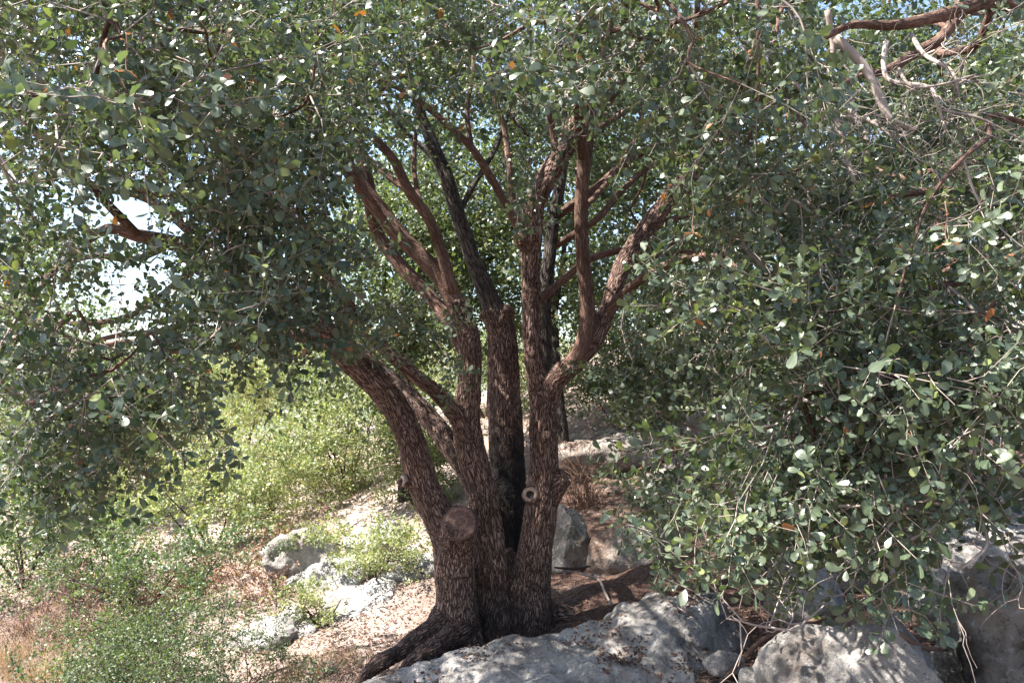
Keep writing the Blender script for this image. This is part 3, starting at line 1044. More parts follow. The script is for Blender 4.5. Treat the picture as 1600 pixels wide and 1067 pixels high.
def build_trunk():
    V0, F0, n = [], [], 0
    sk_p, sk_r, sk_s, sk_T, sk_N, sk_B, sk_id = [], [], [], [], [], [], []
    KNOT = [(840, 780, 5.40, 30), (833, 776, 5.35, 27), (829, 773, 5.315, 24)]
    FILL1 = [(742, 1005, 5.34, 76), (742, 930, 5.38, 44), (743, 860, 5.40, 26), (743, 835, 5.41, 12)]
    FILL2 = [(800, 1005, 5.40, 76), (799, 930, 5.43, 44), (797, 880, 5.46, 28), (796, 855, 5.48, 12)]
    for sid, rows in enumerate([A_, A_STUMP, B_, C_, D_, E_, F_, F_STUB, F1_, F2_, ROOT1, ROOT2, ROOT3, KNOT, FILL1, FILL2]):
        pp, rr = resampled(rows, 0.03)
        V, F, _ = tube(pp, rr, 40, 0.10, sid, flat_end=True, lumpfreq=0.5)
        V0.append(V); F0.append(F + n); n += len(V)
        T, N, B = frames(pp)
        s = np.concatenate([[0], np.cumsum(np.linalg.norm(np.diff(pp, axis=0), axis=1))])
        pp, rr, s, T, N, B = [a[::2] for a in (pp, rr, s, T, N, B)]
        sk_p.append(pp); sk_r.append(rr); sk_s.append(s); sk_T.append(T); sk_N.append(N); sk_B.append(B); sk_id.append(np.full(len(pp), sid))
    # a burl on the right stem, a swelling on the left stem
    for px, py, Y, w in [(822, 372, 5.38, 42), (766, 492, 5.86, 34), (790, 488, 5.86, 30), (776, 480, 5.9, 28), (633, 752, 5.15, 26), (890, 573, 5.33, 38)]:
        Vi, Fi = ICO[3]
        c = P(px, py, Y)
        rr = w * .5 * Y / FPX
        V = Vi * (1 + 0.6 * fbm(Vi * 2.2 + px, 3))[:, None] * rr * np.array([1, 1, 0.75]) + c
        V0.append(V); F0.append(Fi + n); n += len(V)
    me = tri_mesh('trunk_raw', np.concatenate(V0), np.concatenate(F0))
    ob = bpy.data.objects.new('trunk_raw', me)
    C.objects.link(ob)
    md = ob.modifiers.new('r', 'REMESH')
    md.mode = 'VOXEL'
    md.voxel_size = 0.0115
    sm = ob.modifiers.new('s', 'SMOOTH')
    sm.iterations = 3
    dg = bpy.context.evaluated_depsgraph_get()
    ev = ob.evaluated_get(dg).to_mesh()
    nv = len(ev.vertices)
    V = np.empty(nv * 3, np.float32)
    ev.vertices.foreach_get('co', V)
    V = V.reshape(-1, 3).astype(float)
    nl = len(ev.loops)
    lv = np.empty(nl, np.int32)
    ev.loops.foreach_get('vertex_index', lv)
    F = lv.reshape(-1, 4) if nl == 4 * len(ev.polygons) else None
    assert F is not None
    ob.evaluated_get(dg).to_mesh_clear()
    bpy.data.objects.remove(ob)
    SP, SR, SS, ST, SN, SB, SI = [np.concatenate(a) for a in (sk_p, sk_r, sk_s, sk_T, sk_N, sk_B, sk_id)]
    bark = np.zeros_like(V)
    sid = np.zeros(nv, int)
    for i in range(0, nv, 20000):
        v = V[i:i + 20000]
        d = np.sqrt(((v[:, None, :] - SP[None]) ** 2).sum(2)) - SR[None]
        j = d.argmin(1)
        q = v - SP[j]
        along = (q * ST[j]).sum(1)
        bark[i:i + 20000] = np.stack([(q * SN[j]).sum(1), (q * SB[j]).sum(1), SS[j] + along + SI[j] * 3.1], 1)
        sid[i:i + 20000] = SI[j]
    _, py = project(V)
    char_shade = np.where(sid == 5, 0.16 + 0.80 * sstep(600, 730, py), 0.0)
    char_shade += np.where((sid == 2) | (sid == 6) | (sid > 13), 0.6 * sstep(880, 985, py), 0.0) + np.where(sid == 0, 0.0, 0.0)
    char_shade += np.where(sid == 4, 0.45, 0.0) + np.where((sid == 10) | (sid == 11), 0.42, 0.0)  # rear leaning stem: its shade painted dark; roots dark with soil
    char_shade += np.where(sid == 1, 0.0, 0.0)
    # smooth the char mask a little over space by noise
    char_shade = np.clip(char_shade + 0.15 * fbm(V * 5, 2) * (char_shade > 0), 0, 1)
    me = tri_mesh('trunk', V - TREE_BASE, F, {'bark': bark, 'char_shade': char_shade}, M_bark)
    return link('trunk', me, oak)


trunk = build_trunk()

# sawn ends and the ringed knot hole
def sawn_material():
    m, ns, L, bs = mat_new('sawn_wood')
    tc = node(ns, 'ShaderNodeTexCoord')
    sp = node(ns, 'ShaderNodeVectorMath', operation='LENGTH')
    L.new(tc.outputs['Object'], sp.inputs[0])
    nz = node(ns, 'ShaderNodeTexNoise', i_Scale=30.0, i_Detail=4.0)
    L.new(tc.outputs['Object'], nz.inputs['Vector'])
    ma = node(ns, 'ShaderNodeMath', operation='MULTIPLY_ADD')
    L.new(sp.outputs['Value'], ma.inputs[0])
    ma.inputs[1].default_value = 130.0
    nn = node(ns, 'ShaderNodeMath', operation='MULTIPLY')
    L.new(nz.outputs['Fac'], nn.inputs[0])
    nn.inputs[1].default_value = 5.0
    L.new(nn.outputs[0], ma.inputs[2])
    sn = node(ns, 'ShaderNodeMath', operation='SINE')
    L.new(ma.outputs[0], sn.inputs[0])
    cr = ramp(ns, [(0.0, (0.115, 0.060, 0.046)), (1.0, (0.185, 0.105, 0.080))])
    L.new(sn.outputs[0], cr.inputs[0])
    vo = node(ns, 'ShaderNodeTexVoronoi', i_Scale=75.0)
    L.new(tc.outputs['Object'], vo.inputs['Vector'])
    hr = ramp(ns, [(0.22, (0.06, 0.06, 0.06)), (0.30, (1, 1, 1))])
    L.new(vo.outputs['Distance'], hr.inputs[0])
    mx = node(ns, 'ShaderNodeMix', data_type='RGBA', blend_type='MULTIPLY')
    mx.inputs['Factor'].default_value = 1
    L.new(cr.outputs[0], mx.inputs['A'])
    L.new(hr.outputs[0], mx.inputs['B'])
    L.new(mx.outputs['Result'], bs.inputs['Base Color'])
    bs.inputs['Roughness'].default_value = 0.8
    bp = node(ns, 'ShaderNodeBump', i_Strength=0.5, i_Distance=0.004)
    L.new(hr.outputs[0], bp.inputs['Height'])
    L.new(bp.outputs[0], bs.inputs['Normal'])
    return m


M_sawn = sawn_material()
M_pale = plain_material('pale_wood', (0.38, 0.28, 0.215), 0.4, 45)
M_hole = plain_material('rotten_hollow', (0.02, 0.014, 0.012), 0.3, 40)


def disc_part(name, c, nrm, ra, rb, thick, mat, seed, dome=0.1, label=None, ring=None):
    """a thick lumpy disc (or ring) facing nrm, child of the trunk"""
    n = 44
    ang = np.arange(n) / n * 2 * math.pi
    wob = 1 + 0.13 * pnoise(np.stack([np.cos(ang), np.sin(ang), np.full(n, seed * 3.3)], 1) * 1.1) * 2
    rows = []
    prof = [(1.0, -thick), (1.0, -thick * 0.1), (0.96, thick * 0.25), (0.8, thick * 0.30), (0.5, thick * (0.3 + dome)), (0.2, thick * (0.3 + dome)), (0.0, thick * (0.3 + dome))]
    if ring:
        prof = [(1.0, -thick), (1.02, 0), (0.93, thick * 0.55), (0.75, thick * 0.7), (ring * 1.1, thick * 0.5), (ring, 0.0), (ring * 0.9, -thick)]
    for f, z in prof:
        rows.append(np.stack([np.cos(ang) * ra * f * wob, np.sin(ang) * rb * f * wob, np.full(n, z)], 1))
    V = np.concatenate(rows)
    F = []
    for k in range(len(prof) - 1):
        for j in range(n):
            F.append((k * n + j, k * n + (j + 1) % n, (k + 1) * n + (j + 1) % n, (k + 1) * n + j))
    me = tri_mesh(name, V, np.array(F), None, mat)
    o = link(name, me, trunk)
    q = Vector(nrm).to_track_quat('Z', 'Y')
    o.matrix_local = Matrix.LocRotScale(Vector(c) - Vector(TREE_BASE), q, None)
    if label:
        o['label'] = label
    return o


k = 5.08 / FPX
M_collar = plain_material('healing_bark', (0.10, 0.060, 0.047), 0.6, 45, bump=1.0)
disc_part('bark_collar', P(719, 817, 4.992), (0.05, -0.83, 0.55), 28 * k, 28 * k, 0.013, M_collar, 17, ring=0.88)
disc_part('bark_collar', P(828, 772, 5.32), (-0.2, -0.97, 0.12), 14 * k, 13.5 * k, 0.010, M_collar, 8, ring=0.75)
disc_part('sawn_face', P(719, 816, 4.982), (0.05, -0.83, 0.55), 25.5 * k, 25.5 * k, 0.012, M_sawn, 1, label='round reddish sawn face of a lopped stem, pitted with holes')
disc_part('knot_ring', P(828, 772, 5.312), (-0.2, -0.97, 0.12), 12 * k, 11.5 * k, 0.010, M_pale, 2, ring=0.5, label='pale ring of wood around a dark knot hole')
disc_part('knot_hollow', P(828, 772, 5.312), (-0.2, -0.97, 0.12), 7.2 * k, 6.8 * k, 0.008, M_hole, 3, dome=-0.5)
disc_part('sawn_face', P(883, 743, 5.36), (0.90, -0.20, 0.42), 15 * k, 13 * k, 0.012, M_sawn, 4)
disc_part('sawn_face', P(629, 751, 5.12), (-0.75, -0.6, 0.1), 7 * k, 9 * k, 0.02, M_pale, 5)

# limbs above the fused stems
LIMBS = [
    ('lim', [(470, 480, 5.03, 40), (425, 445, 4.95, 36), (375, 415, 4.9, 32), (330, 395, 4.85, 29), (270, 380, 4.8, 25), (215, 368, 4.75, 21), (170, 358, 4.7, 17), (128, 385, 4.65, 12), (100, 440, 4.6, 8)]),
    ('lim', [(345, 400, 4.86, 22), (300, 362, 4.9, 19), (255, 325, 4.95, 16), (215, 305, 5.0, 13), (150, 290, 5.05, 9), (90, 250, 5.1, 6)]),
    ('lim', [(410, 435, 4.94, 26), (380, 385, 5.05, 24), (330, 335, 5.2, 20), (290, 312, 5.25, 17), (235, 300, 5.3, 13), (160, 270, 5.3, 8)]),
    ('lim', [(500, 520, 6.05, 26), (420, 530, 5.9, 18), (340, 546, 5.7, 14), (270, 547, 5.6, 12), (200, 535, 5.5, 10), (130, 548, 5.4, 8), (60, 560, 5.3, 5)]),
    ('lim', [(480, 475, 6.2, 28), (400, 420, 6.3, 22), (330, 340, 6.4, 17), (280, 270, 6.5, 12), (230, 190, 6.5, 8)]),
    ('lim', [(548, 486, 5.12, 24), (520, 440, 5.0, 20), (480, 390, 4.8, 16), (420, 320, 4.5, 13), (360, 240, 4.2, 10), (300, 150, 3.9, 7)]),
    ('lim', [(716, 482, 5.36, 33), (690, 436, 5.37, 28), (655, 398, 5.38, 27), (622, 366, 5.4, 27), (590, 324, 5.42, 28), (560, 286, 5.42, 27), (530, 242, 5.4, 24), (505, 205, 5.38, 21), (470, 150, 5.3, 20), (430, 80, 5.2, 15), (400, 0, 5.0, 11)]),
    ('lim', [(706, 458, 5.34, 22), (692, 402, 5.30, 18), (672, 345, 5.26, 17), (640, 300, 5.22, 17), (615, 250, 5.18, 15), (582, 215, 5.15, 13), (555, 195, 5.1, 11), (520, 205, 5.0, 9), (490, 235, 4.9, 6)]),
    ('lim', [(732, 560, 5.42, 24), (700, 500, 5.6, 23), (662, 452, 5.75, 22), (624, 412, 5.85, 21), (588, 360, 5.9, 20), (575, 290, 5.75, 22), (560, 220, 5.8, 18), (560, 140, 5.9, 13)]),
    ('grey', [(780, 505, 5.88, 38), (766, 470, 5.88, 31), (738, 402, 5.9, 25), (716, 336, 5.92, 24), (696, 272, 5.95, 22), (676, 226, 5.98, 20), (660, 185, 6.0, 16), (640, 120, 6.0, 12), (630, 40, 6.0, 9)]),
    ('lim', [(818, 366, 5.36, 18), (792, 322, 5.33, 14), (766, 276, 5.3, 13), (736, 230, 5.26, 12), (700, 196, 5.2, 11), (660, 162, 5.15, 10), (615, 135, 5.1, 8), (560, 120, 5.0, 6)]),
    ('lim', [(816, 356, 5.4, 13), (801, 310, 5.42, 11), (795, 255, 5.45, 10), (788, 200, 5.5, 9), (770, 140, 5.5, 7), (760, 70, 5.5, 5)]),
    ('grey', [(850, 630, 5.44, 26), (850, 560, 5.55, 25), (850, 475, 5.62, 24), (858, 405, 5.66, 21), (866, 335, 5.7, 20), (876, 280, 5.75, 18), (884, 200, 5.85, 15), (880, 120, 5.9, 11), (870, 30, 6.0, 8)]),
    ('lim', [(896, 570, 5.3, 32), (912, 535, 5.28, 27), (918, 480, 5.27, 24), (911, 405, 5.25, 22), (908, 332, 5.23, 21), (912, 262, 5.2, 22), (917, 200, 5.18, 25), (908, 145, 5.15, 23), (900, 90, 5.1, 20), (905, 20, 5.0, 15)]),
    ('lim', [(917, 195, 5.18, 22), (945, 160, 5.2, 20), (975, 125, 5.22, 16), (1020, 95, 5.25, 12), (1080, 60, 5.3, 8)]),
    ('lim', [(832, 474, 5.41, 15), (850, 462, 5.46, 15), (882, 436, 5.5, 13), (920, 406, 5.55, 11), (962, 393, 5.6, 10), (1015, 385, 5.6, 9), (1080, 380, 5.6, 6)]),
    ('lim', [(940, 500, 5.36, 20), (985, 450, 5.2, 15), (1040, 415, 5.0, 12), (1110, 400, 4.8, 10), (1170, 430, 4.6, 7)]),
    ('lim', [(872, 335, 5.7, 15), (925, 300, 5.65, 14), (965, 265, 5.8, 12), (1010, 235, 6.0, 11), (1070, 215, 6.2, 9), (1140, 210, 6.4, 7)]),
    ('lim', [(866, 385, 5.68, 12), (930, 345, 5.6, 11), (970, 300, 5.8, 10), (1015, 260, 6.1, 9), (1055, 250, 6.3, 8), (1120, 235, 6.5, 6)]),
    ('lim', [(1100, 250, 5.6, 18), (1100, 180, 5.3, 15), (1090, 100, 4.9, 12), (1090, 0, 4.4, 10), (1100, -120, 3.9, 8)]),
    ('lim', [(912, 250, 5.2, 20), (900, 150, 4.8, 15), (880, 20, 4.3, 12), (860, -120, 3.8, 9), (850, -300, 3.3, 7)]),
    ('lim', [(505, 205, 5.38, 20), (450, 100, 4.9, 15), (380, -30, 4.4, 12), (300, -200, 3.9, 9), (220, -380, 3.4, 7)]),
    ('lim', [(215, 368, 4.75, 16), (150, 300, 4.3, 13), (70, 220, 3.9, 10), (0, 130, 3.5, 8), (-60, 60, 3.1, 6)]),
    ('lim', [(128, 385, 4.65, 10), (70, 440, 4.2, 9), (30, 520, 3.8, 8), (-10, 600, 3.5, 6)]),
]
LIMBS += [
    ('lim', [(640, 300, 5.22, 12), (600, 270, 5.3, 10), (565, 235, 5.4, 8), (540, 190, 5.5, 6)]),
    ('lim', [(668, 345, 5.26, 9), (650, 290, 5.4, 8), (648, 230, 5.5, 7), (655, 150, 5.6, 6), (640, 60, 5.7, 5)]),
    ('lim', [(736, 230, 5.26, 9), (730, 170, 5.3, 8), (740, 100, 5.4, 7), (735, 20, 5.5, 5)]),
    ('lim', [(908, 330, 5.23, 10), (945, 290, 5.4, 9), (985, 230, 5.6, 8), (1010, 160, 5.8, 7), (1040, 80, 5.9, 5)]),
    ('lim', [(1003, 366, 5.48, 13), (1060, 340, 5.6, 11), (1120, 325, 5.7, 9), (1190, 290, 5.8, 7)]),
    ('lim', [(972, 418, 5.42, 12), (1020, 400, 5.6, 10), (1085, 395, 5.7, 8), (1150, 420, 5.8, 6)]),
    ('lim', [(872, 248, 5.52, 13), (860, 190, 5.5, 11), (845, 130, 5.4, 9), (830, 60, 5.3, 7), (825, -20, 5.2, 5)]),
    ('lim', [(895, 208, 5.58, 12), (935, 200, 5.8, 10), (985, 170, 6.0, 8), (1030, 150, 6.2, 6)]),
    ('grey', [(716, 336, 5.92, 10), (740, 290, 6.0, 9), (775, 230, 6.1, 8), (800, 160, 6.2, 6)]),
    ('grey', [(696, 272, 5.95, 9), (670, 240, 6.0, 8), (620, 190, 6.1, 7), (590, 130, 6.2, 5)]),
    ('lim', [(270, 380, 4.8, 14), (210, 405, 4.85, 11), (150, 400, 4.9, 9), (90, 415, 4.95, 6)]),
    ('lim', [(330, 395, 4.85, 14), (280, 440, 4.9, 12), (210, 490, 5.0, 10), (140, 505, 5.05, 8), (60, 500, 5.1, 5)]),
    ('lim', [(375, 415, 4.9, 14), (330, 480, 4.95, 12), (260, 515, 5.0, 10), (180, 525, 5.05, 8), (110, 545, 5.1, 5)]),
]
seed_pts, seed_path = [], []
for q, (kind, rows) in enumerate(LIMBS):
    p, rd = stem(rows)
    pp, rr = catmull(p, rd, 0.045)
    V, F, bc = tube(pp, rr, 22 if rr[0] > 0.03 else 12, 0.10, q + 3.3)
    link('limb', tri_mesh('limb', V - TREE_BASE, F, {'bark': bc}, M_limb if kind == 'lim' else M_greybark), oak)
    m = len(pp) // 4
    seed_pts.append(pp[m::3])
    seed_path.append(np.linspace(0.1, 0.5, len(pp[m::3])))
for rows in (A_, F1_, F2_):
    pp, rr = resampled(rows, 0.1)
    seed_pts.append(pp[-8:])
    seed_path.append(np.full(len(pp[-8:]), 0.3))
seed_pts = np.vstack(seed_pts)
seed_path = np.concatenate(seed_path)

# foliage masses of this oak: cx, cy, rx, ry, Y0, Y1, count, droop, kind
REG = [
    # upper left, close
    (120, 50, 240, 120, 2.5, 3.9, 44, 0.2, 'hi'), (330, 80, 190, 140, 2.7, 4.2, 46, 0.2, 'hi'), (90, 200, 170, 100, 2.6, 3.9, 20, 0.3, 'hi'),
    (420, 210, 110, 110, 3.0, 4.3, 24, 0.3, 'hi'), (410, 370, 100, 110, 3.0, 4.2, 32, 0.5, 'hi'), (480, 440, 60, 50, 3.4, 4.3, 8, 0.5, 'hi'), (360, 470, 70, 40, 3.2, 4.2, 8, 0.5, 'hi'),
    (30, 300, 80, 80, 2.8, 3.9, 8, 0.3, 'hi'), (20, 430, 60, 90, 2.8, 3.9, 6, 0.4, 'hi'), (250, 200, 160, 60, 3.5, 5.0, 15, 0.2, 'hi'),
    (300, 440, 90, 40, 4.4, 5.4, 4, 0.3, 'hi'),
    (485, 310, 50, 80, 3.3, 4.3, 9, 0.4, 'hi'), (480, 410, 55, 45, 3.3, 4.2, 7, 0.4, 'hi'),
    # low curtain on the left
    (95, 550, 130, 90, 2.9, 4.0, 26, 0.7, 'hi'), (50, 660, 90, 70, 2.9, 3.8, 11, 0.8, 'hi'), (225, 550, 85, 60, 3.1, 4.2, 11, 0.6, 'hi'), (180, 630, 80, 45, 3.1, 4.0, 6, 0.8, 'hi'),
    # over the stems
    (600, 20, 190, 80, 3.6, 5.2, 42, 0.2, 'hi'), (770, 30, 140, 80, 3.8, 5.2, 30, 0.3, 'hi'), (840, 210, 40, 50, 4.6, 5.0, 3, 0.4, 'hi'), (500, 130, 60, 80, 4.2, 5.2, 10, 0.3, 'hi'),
    (665, 530, 40, 30, 4.7, 4.95, 3, 0.5, 'hi'), (575, 460, 45, 40, 4.5, 5.0, 3, 0.5, 'hi'),
    # right of the stems
    (1020, 30, 140, 80, 2.7, 4.3, 28, 0.2, 'hi'), (1160, 80, 120, 120, 2.6, 4.2, 34, 0.2, 'hi'), (1205, 240, 70, 90, 2.8, 4.2, 17, 0.4, 'hi'), (1160, 410, 75, 70, 3.4, 4.9, 15, 0.5, 'hi'),
    (985, 530, 45, 35, 4.5, 5.1, 4, 0.5, 'hi'), (1080, 530, 90, 50, 3.8, 4.8, 13, 0.6, 'hi'), (1060, 160, 70, 60, 3.8, 5.0, 7, 0.3, 'hi'),
    # the far side of the crown
    (120, 80, 220, 120, 4.5, 5.3, 40, 0.2, 'far'), (440, 90, 200, 130, 5.6, 7.2, 46, 0.2, 'far'), (760, 40, 220, 100, 6.2, 7.6, 50, 0.2, 'far'), (1010, 220, 150, 150, 6.6, 8.0, 34, 0.2, 'far'), (1180, 180, 170, 180, 6.0, 7.8, 60, 0.2, 'far'), (1150, 420, 110, 70, 6.4, 7.6, 16, 0.2, 'far'),
    # behind the stems, thinner
    (120, 70, 240, 120, 4.4, 5.3, 32, 0.2, 'lo'), (350, 170, 150, 110, 4.9, 5.8, 22, 0.2, 'lo'), (620, 60, 260, 100, 5.4, 6.6, 40, 0.2, 'lo'), (1100, 100, 200, 130, 4.8, 6.4, 40, 0.2, 'lo'), (60, 560, 100, 90, 4.4, 5.4, 10, 0.3, 'lo'),
    (700, 100, 260, 110, 5.8, 7.4, 52, 0.2, 'lo'), (950, 130, 180, 130, 5.9, 7.6, 44, 0.2, 'lo'), (500, 200, 140, 120, 5.8, 7.0, 26, 0.2, 'lo'), (1100, 280, 150, 130, 5.9, 7.4, 34, 0.2, 'lo'),
    (300, 110, 240, 120, 4.8, 5.7, 34, 0.2, 'lo'), (1000, 420, 80, 70, 6.2, 7.2, 10, 0.3, 'lo'), (760, 260, 130, 60, 6.4, 7.6, 16, 0.3, 'lo'),
]
rT = np.random.default_rng(21)
T, D, K = region_points(REG, rT)
# the roof of the crown above the picture
ov = []
while len(ov) < 250:
    x, y, z = rT.uniform(-3.6, 4.4), rT.uniform(2.2, 7.4), rT.uniform(3.3, 6.6)
    if ((x - 0.3) / 4.0) ** 2 + ((y - 4.4) / 3.4) ** 2 + ((z - 4.4) / 2.4) ** 2 > 1:
        continue
    if z < EYE + 0.50 * y + 0.15 or (x < -2.2 and y > 5.6):
        continue
    ov.append((x, y, z))
T = np.vstack([T, np.array(ov)])
D = np.concatenate([D, np.full(len(ov), 0.15)])
K += ['lo'] * len(ov)


def grow(root, T, D, K, seeds, path, bark, twigmat, leafmat, seed, thr=0.011, nleaf=0, r0=0.0036, tmpl=None, scale=(0.85, 1.2), keep=1.0, tone=0.0, sag=0.05, limit=120, upw=0.15, spread=0.55, name='branch'):
    r = np.random.default_rng(seed)
    pts, par = network(seeds, T, r, path)
    S = len(seeds)
    chains = branches_from(pts, par, S, r, r0=r0, sag=sag)
    cr = Crown(seed + 1)
    add_chains(root, chains, thr, bark, cr.tw, name, limit)
    tm = tmpl or {'hi': SPR_HI, 'mid': SPR_MID, 'lo': SPR_LO, 'far': SPR_FAR}
    for i in range(len(T)):
        d = nrmz(T[i] - pts[par[i]])
        d = nrmz(d * 0.7 + r.normal(size=3) * spread + np.array([0, 0, upw - D[i]]))
        ts = tm['mid' if K[i] == 'hi' and T[i][1] > 3.05 else K[i]]
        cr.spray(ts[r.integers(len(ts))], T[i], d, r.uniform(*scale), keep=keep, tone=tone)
        if r.random() < 0.35:
            d2 = nrmz(d + r.normal(size=3) * 0.9)
            cr.spray(ts[r.integers(len(ts))], T[i], d2, r.uniform(*scale) * 0.8, keep=keep, tone=tone)
    LM, LV, LK, LR = cr.arrays()
    if nleaf:
        kp = leaf_objects(root, LM, LV, LK, LR, nleaf, leafmat)
        LM, LV, LK, LR = LM[kp], LV[kp], LK[kp], LR[kp]
    loc = np.array(root.location)
    link('crown', leaves_mesh('crown', LM, LV, LK, LR, leafmat, loc), root, 'stuff')
    link('twigs', cr.tw.mesh('twigs', twigmat, True, loc), root, 'stuff')
    return len(LM)


nl = [grow(oak, T, D, K, seed_pts, seed_path, M_limb, M_twig, M_leaf, 31, nleaf=300)]

# ------------------------------------------------------------------ the neighbouring oak on the right, its trunk outside the picture
NB = np.array([4.1, 3.7, gz(4.1, 3.7)])
oak2 = thing('oak_tree', tuple(NB), 'neighbouring oak whose drooping leafy boughs hang over the rocks on the right', 'tree')


def wtube(root, name, p, rd, bark, segs=14, lump=0.1, seed=1.0, step=0.05):
    pp, rr = catmull(np.array(p), np.array(rd), step)
    V, F, bc = tube(pp, rr, segs, lump, seed)
    link(name, tri_mesh(name, V - np.array(root.location), F, {'bark': bc}, bark), root)
    return pp, rr


tp, tr = wtube(oak2, 'trunk', [NB + (0.05, 0, -0.3), NB + (0, 0, 0.2), NB + (-0.1, 0.05, 1.0), NB + (-0.05, 0.0, 2.0), NB + (0.1, -0.05, 3.2)], [0.30, 0.22, 0.18, 0.16, 0.10], M_limb, 28)
seeds2, path2 = [tp[len(tp) // 3::3]], [np.zeros(len(tp[len(tp) // 3::3]))]
L2 = [
    [(NB + (0.0, 0, 2.3)), P(1640, 10, 3.6), P(1560, 0, 3.4), P(1470, 25, 3.25), P(1400, 40, 3.2), P(1330, 40, 3.15), P(1285, 62, 3.1)],
    [(NB + (0.0, 0, 2.0)), P(1600, 20, 3.9), P(1460, 68, 3.8), P(1390, 108, 3.7), P(1330, 125, 3.6), P(1270, 170, 3.5)],
    [(NB + (-0.05, 0, 1.3)), P(1640, 330, 3.5), P(1540, 300, 3.4), P(1440, 300, 3.3), P(1340, 320, 3.25), P(1250, 325, 3.2)],
    [(NB + (-0.05, 0, 1.1)), P(1640, 480, 3.4), P(1560, 440, 3.2), P(1450, 450, 3.1), P(1350, 470, 3.0), P(1260, 500, 2.95)],
    [(NB + (-0.05, 0, 0.85)), P(1660, 640, 3.3), P(1580, 640, 3.1), P(1500, 635, 3.0), P(1430, 600, 2.95), P(1370, 585, 2.9), P(1300, 600, 2.9), P(1220, 640, 2.9)],
    [(NB + (0.0, 0, 1.8)), P(1620, 200, 3.0), P(1540, 220, 2.8), P(1460, 300, 2.7), P(1420, 400, 2.65), P(1400, 480, 2.6)],
    [(NB + (0.0, 0, 2.6)), P(1600, -140, 3.4), P(1450, -180, 3.0), P(1300, -160, 2.7), P(1150, -150, 2.5)],
    [(NB + (0.0, 0, 1.0)), P(1600, 420, 4.4), P(1450, 430, 4.6), P(1300, 430, 4.8), P(1180, 450, 5.0)],
]
W2 = [0.044, 0.040, 0.026, 0.024, 0.024, 0.013, 0.030, 0.024]
for q, (pts_, w) in enumerate(zip(L2, W2)):
    rd = np.linspace(w, w * 0.22, len(pts_))
    pp, rr = wtube(oak2, 'limb', pts_, rd, M_limb, 12, 0.12, q + 9.0)
    seeds2.append(pp[len(pp) // 3::3])
    path2.append(np.linspace(0.0, 0.5, len(pp[len(pp) // 3::3])))
# bare twiggy branches in the upper right
BARE = [
    [(1290, 30, 3.2, 10), (1310, 80, 3.2, 9), (1290, 130, 3.15, 7), (1300, 175, 3.1, 5)],
    [(1420, 50, 3.2, 8), (1440, 90, 3.1, 7), (1480, 110, 3.0, 6), (1500, 150, 2.95, 4)],
    [(1250, 290, 3.2, 8), (1280, 330, 3.15, 7), (1300, 380, 3.1, 6), (1340, 410, 3.05, 4)],
    [(1130, 640, 4.4, 7), (1150, 690, 4.4, 6), (1180, 730, 4.3, 5), (1190, 780, 4.2, 3)],
    [(1315, 62, 3.15, 15), (1345, 100, 3.12, 15), (1372, 150, 3.1, 15), (1395, 185, 3.08, 13), (1420, 203, 3.05, 9), (1432, 208, 3.03, 5)],
    [(1325, 140, 3.3, 10), (1340, 180, 3.2, 10), (1355, 215, 3.1, 8), (1362, 240, 3.05, 5)],
    [(1295, 160, 3.1, 9), (1300, 200, 3.1, 9), (1322, 250, 3.05, 8), (1348, 285, 3.0, 6)],
    [(1372, 60, 3.1, 9), (1382, 105, 3.05, 8), (1402, 130, 3.0, 8), (1440, 135, 2.95, 7), (1465, 165, 2.9, 6), (1478, 195, 2.9, 4)],
    [(1400, 115, 3.0, 6), (1430, 120, 2.95, 5), (1475, 130, 2.9, 4), (1530, 120, 2.9, 3)],
    [(1345, 190, 3.1, 6), (1375, 210, 3.05, 5), (1410, 230, 3.0, 4)],
    [(1180, 300, 3.2, 7), (1215, 330, 3.15, 8), (1245, 325, 3.1, 6), (1290, 350, 3.1, 4), (1330, 355, 3.05, 3)],
    [(1135, 350, 3.5, 6), (1165, 395, 3.45, 8), (1200, 420, 3.4, 7), (1225, 450, 3.4, 5)],
    [(1250, 130, 3.0, 6), (1265, 165, 3.0, 5), (1290, 180, 3.0, 4)],
    [(1470, 178, 2.9, 4), (1520, 190, 2.85, 4), (1580, 215, 2.8, 3), (1620, 222, 2.8, 3)],
    [(1360, 580, 2.9, 10), (1405, 605, 2.85, 12), (1450, 640, 2.8, 9), (1490, 670, 2.75, 7), (1520, 700, 2.7, 6), (1510, 745, 2.65, 5)],
    [(1475, 780, 2.7, 5), (1430, 795, 2.65, 5), (1400, 815, 2.6, 4), (1372, 822, 2.6, 3)],
    [(1475, 782, 2.7, 5), (1460, 815, 2.65, 4), (1425, 838, 2.6, 3)],
    [(1500, 770, 2.7, 6), (1530, 800, 2.65, 6), (1533, 850, 2.6, 5), (1510, 890, 2.58, 4)],
    [(1295, 935, 2.7, 3), (1250, 970, 2.65, 4), (1235, 985, 2.62, 4), (1180, 980, 2.6, 3), (1150, 972, 2.58, 2)],
    [(1500, 650, 2.8, 8), (1525, 690, 2.75, 7), (1515, 745, 2.7, 6), (1480, 782, 2.7, 6)],
]
rb = np.random.default_rng(77)
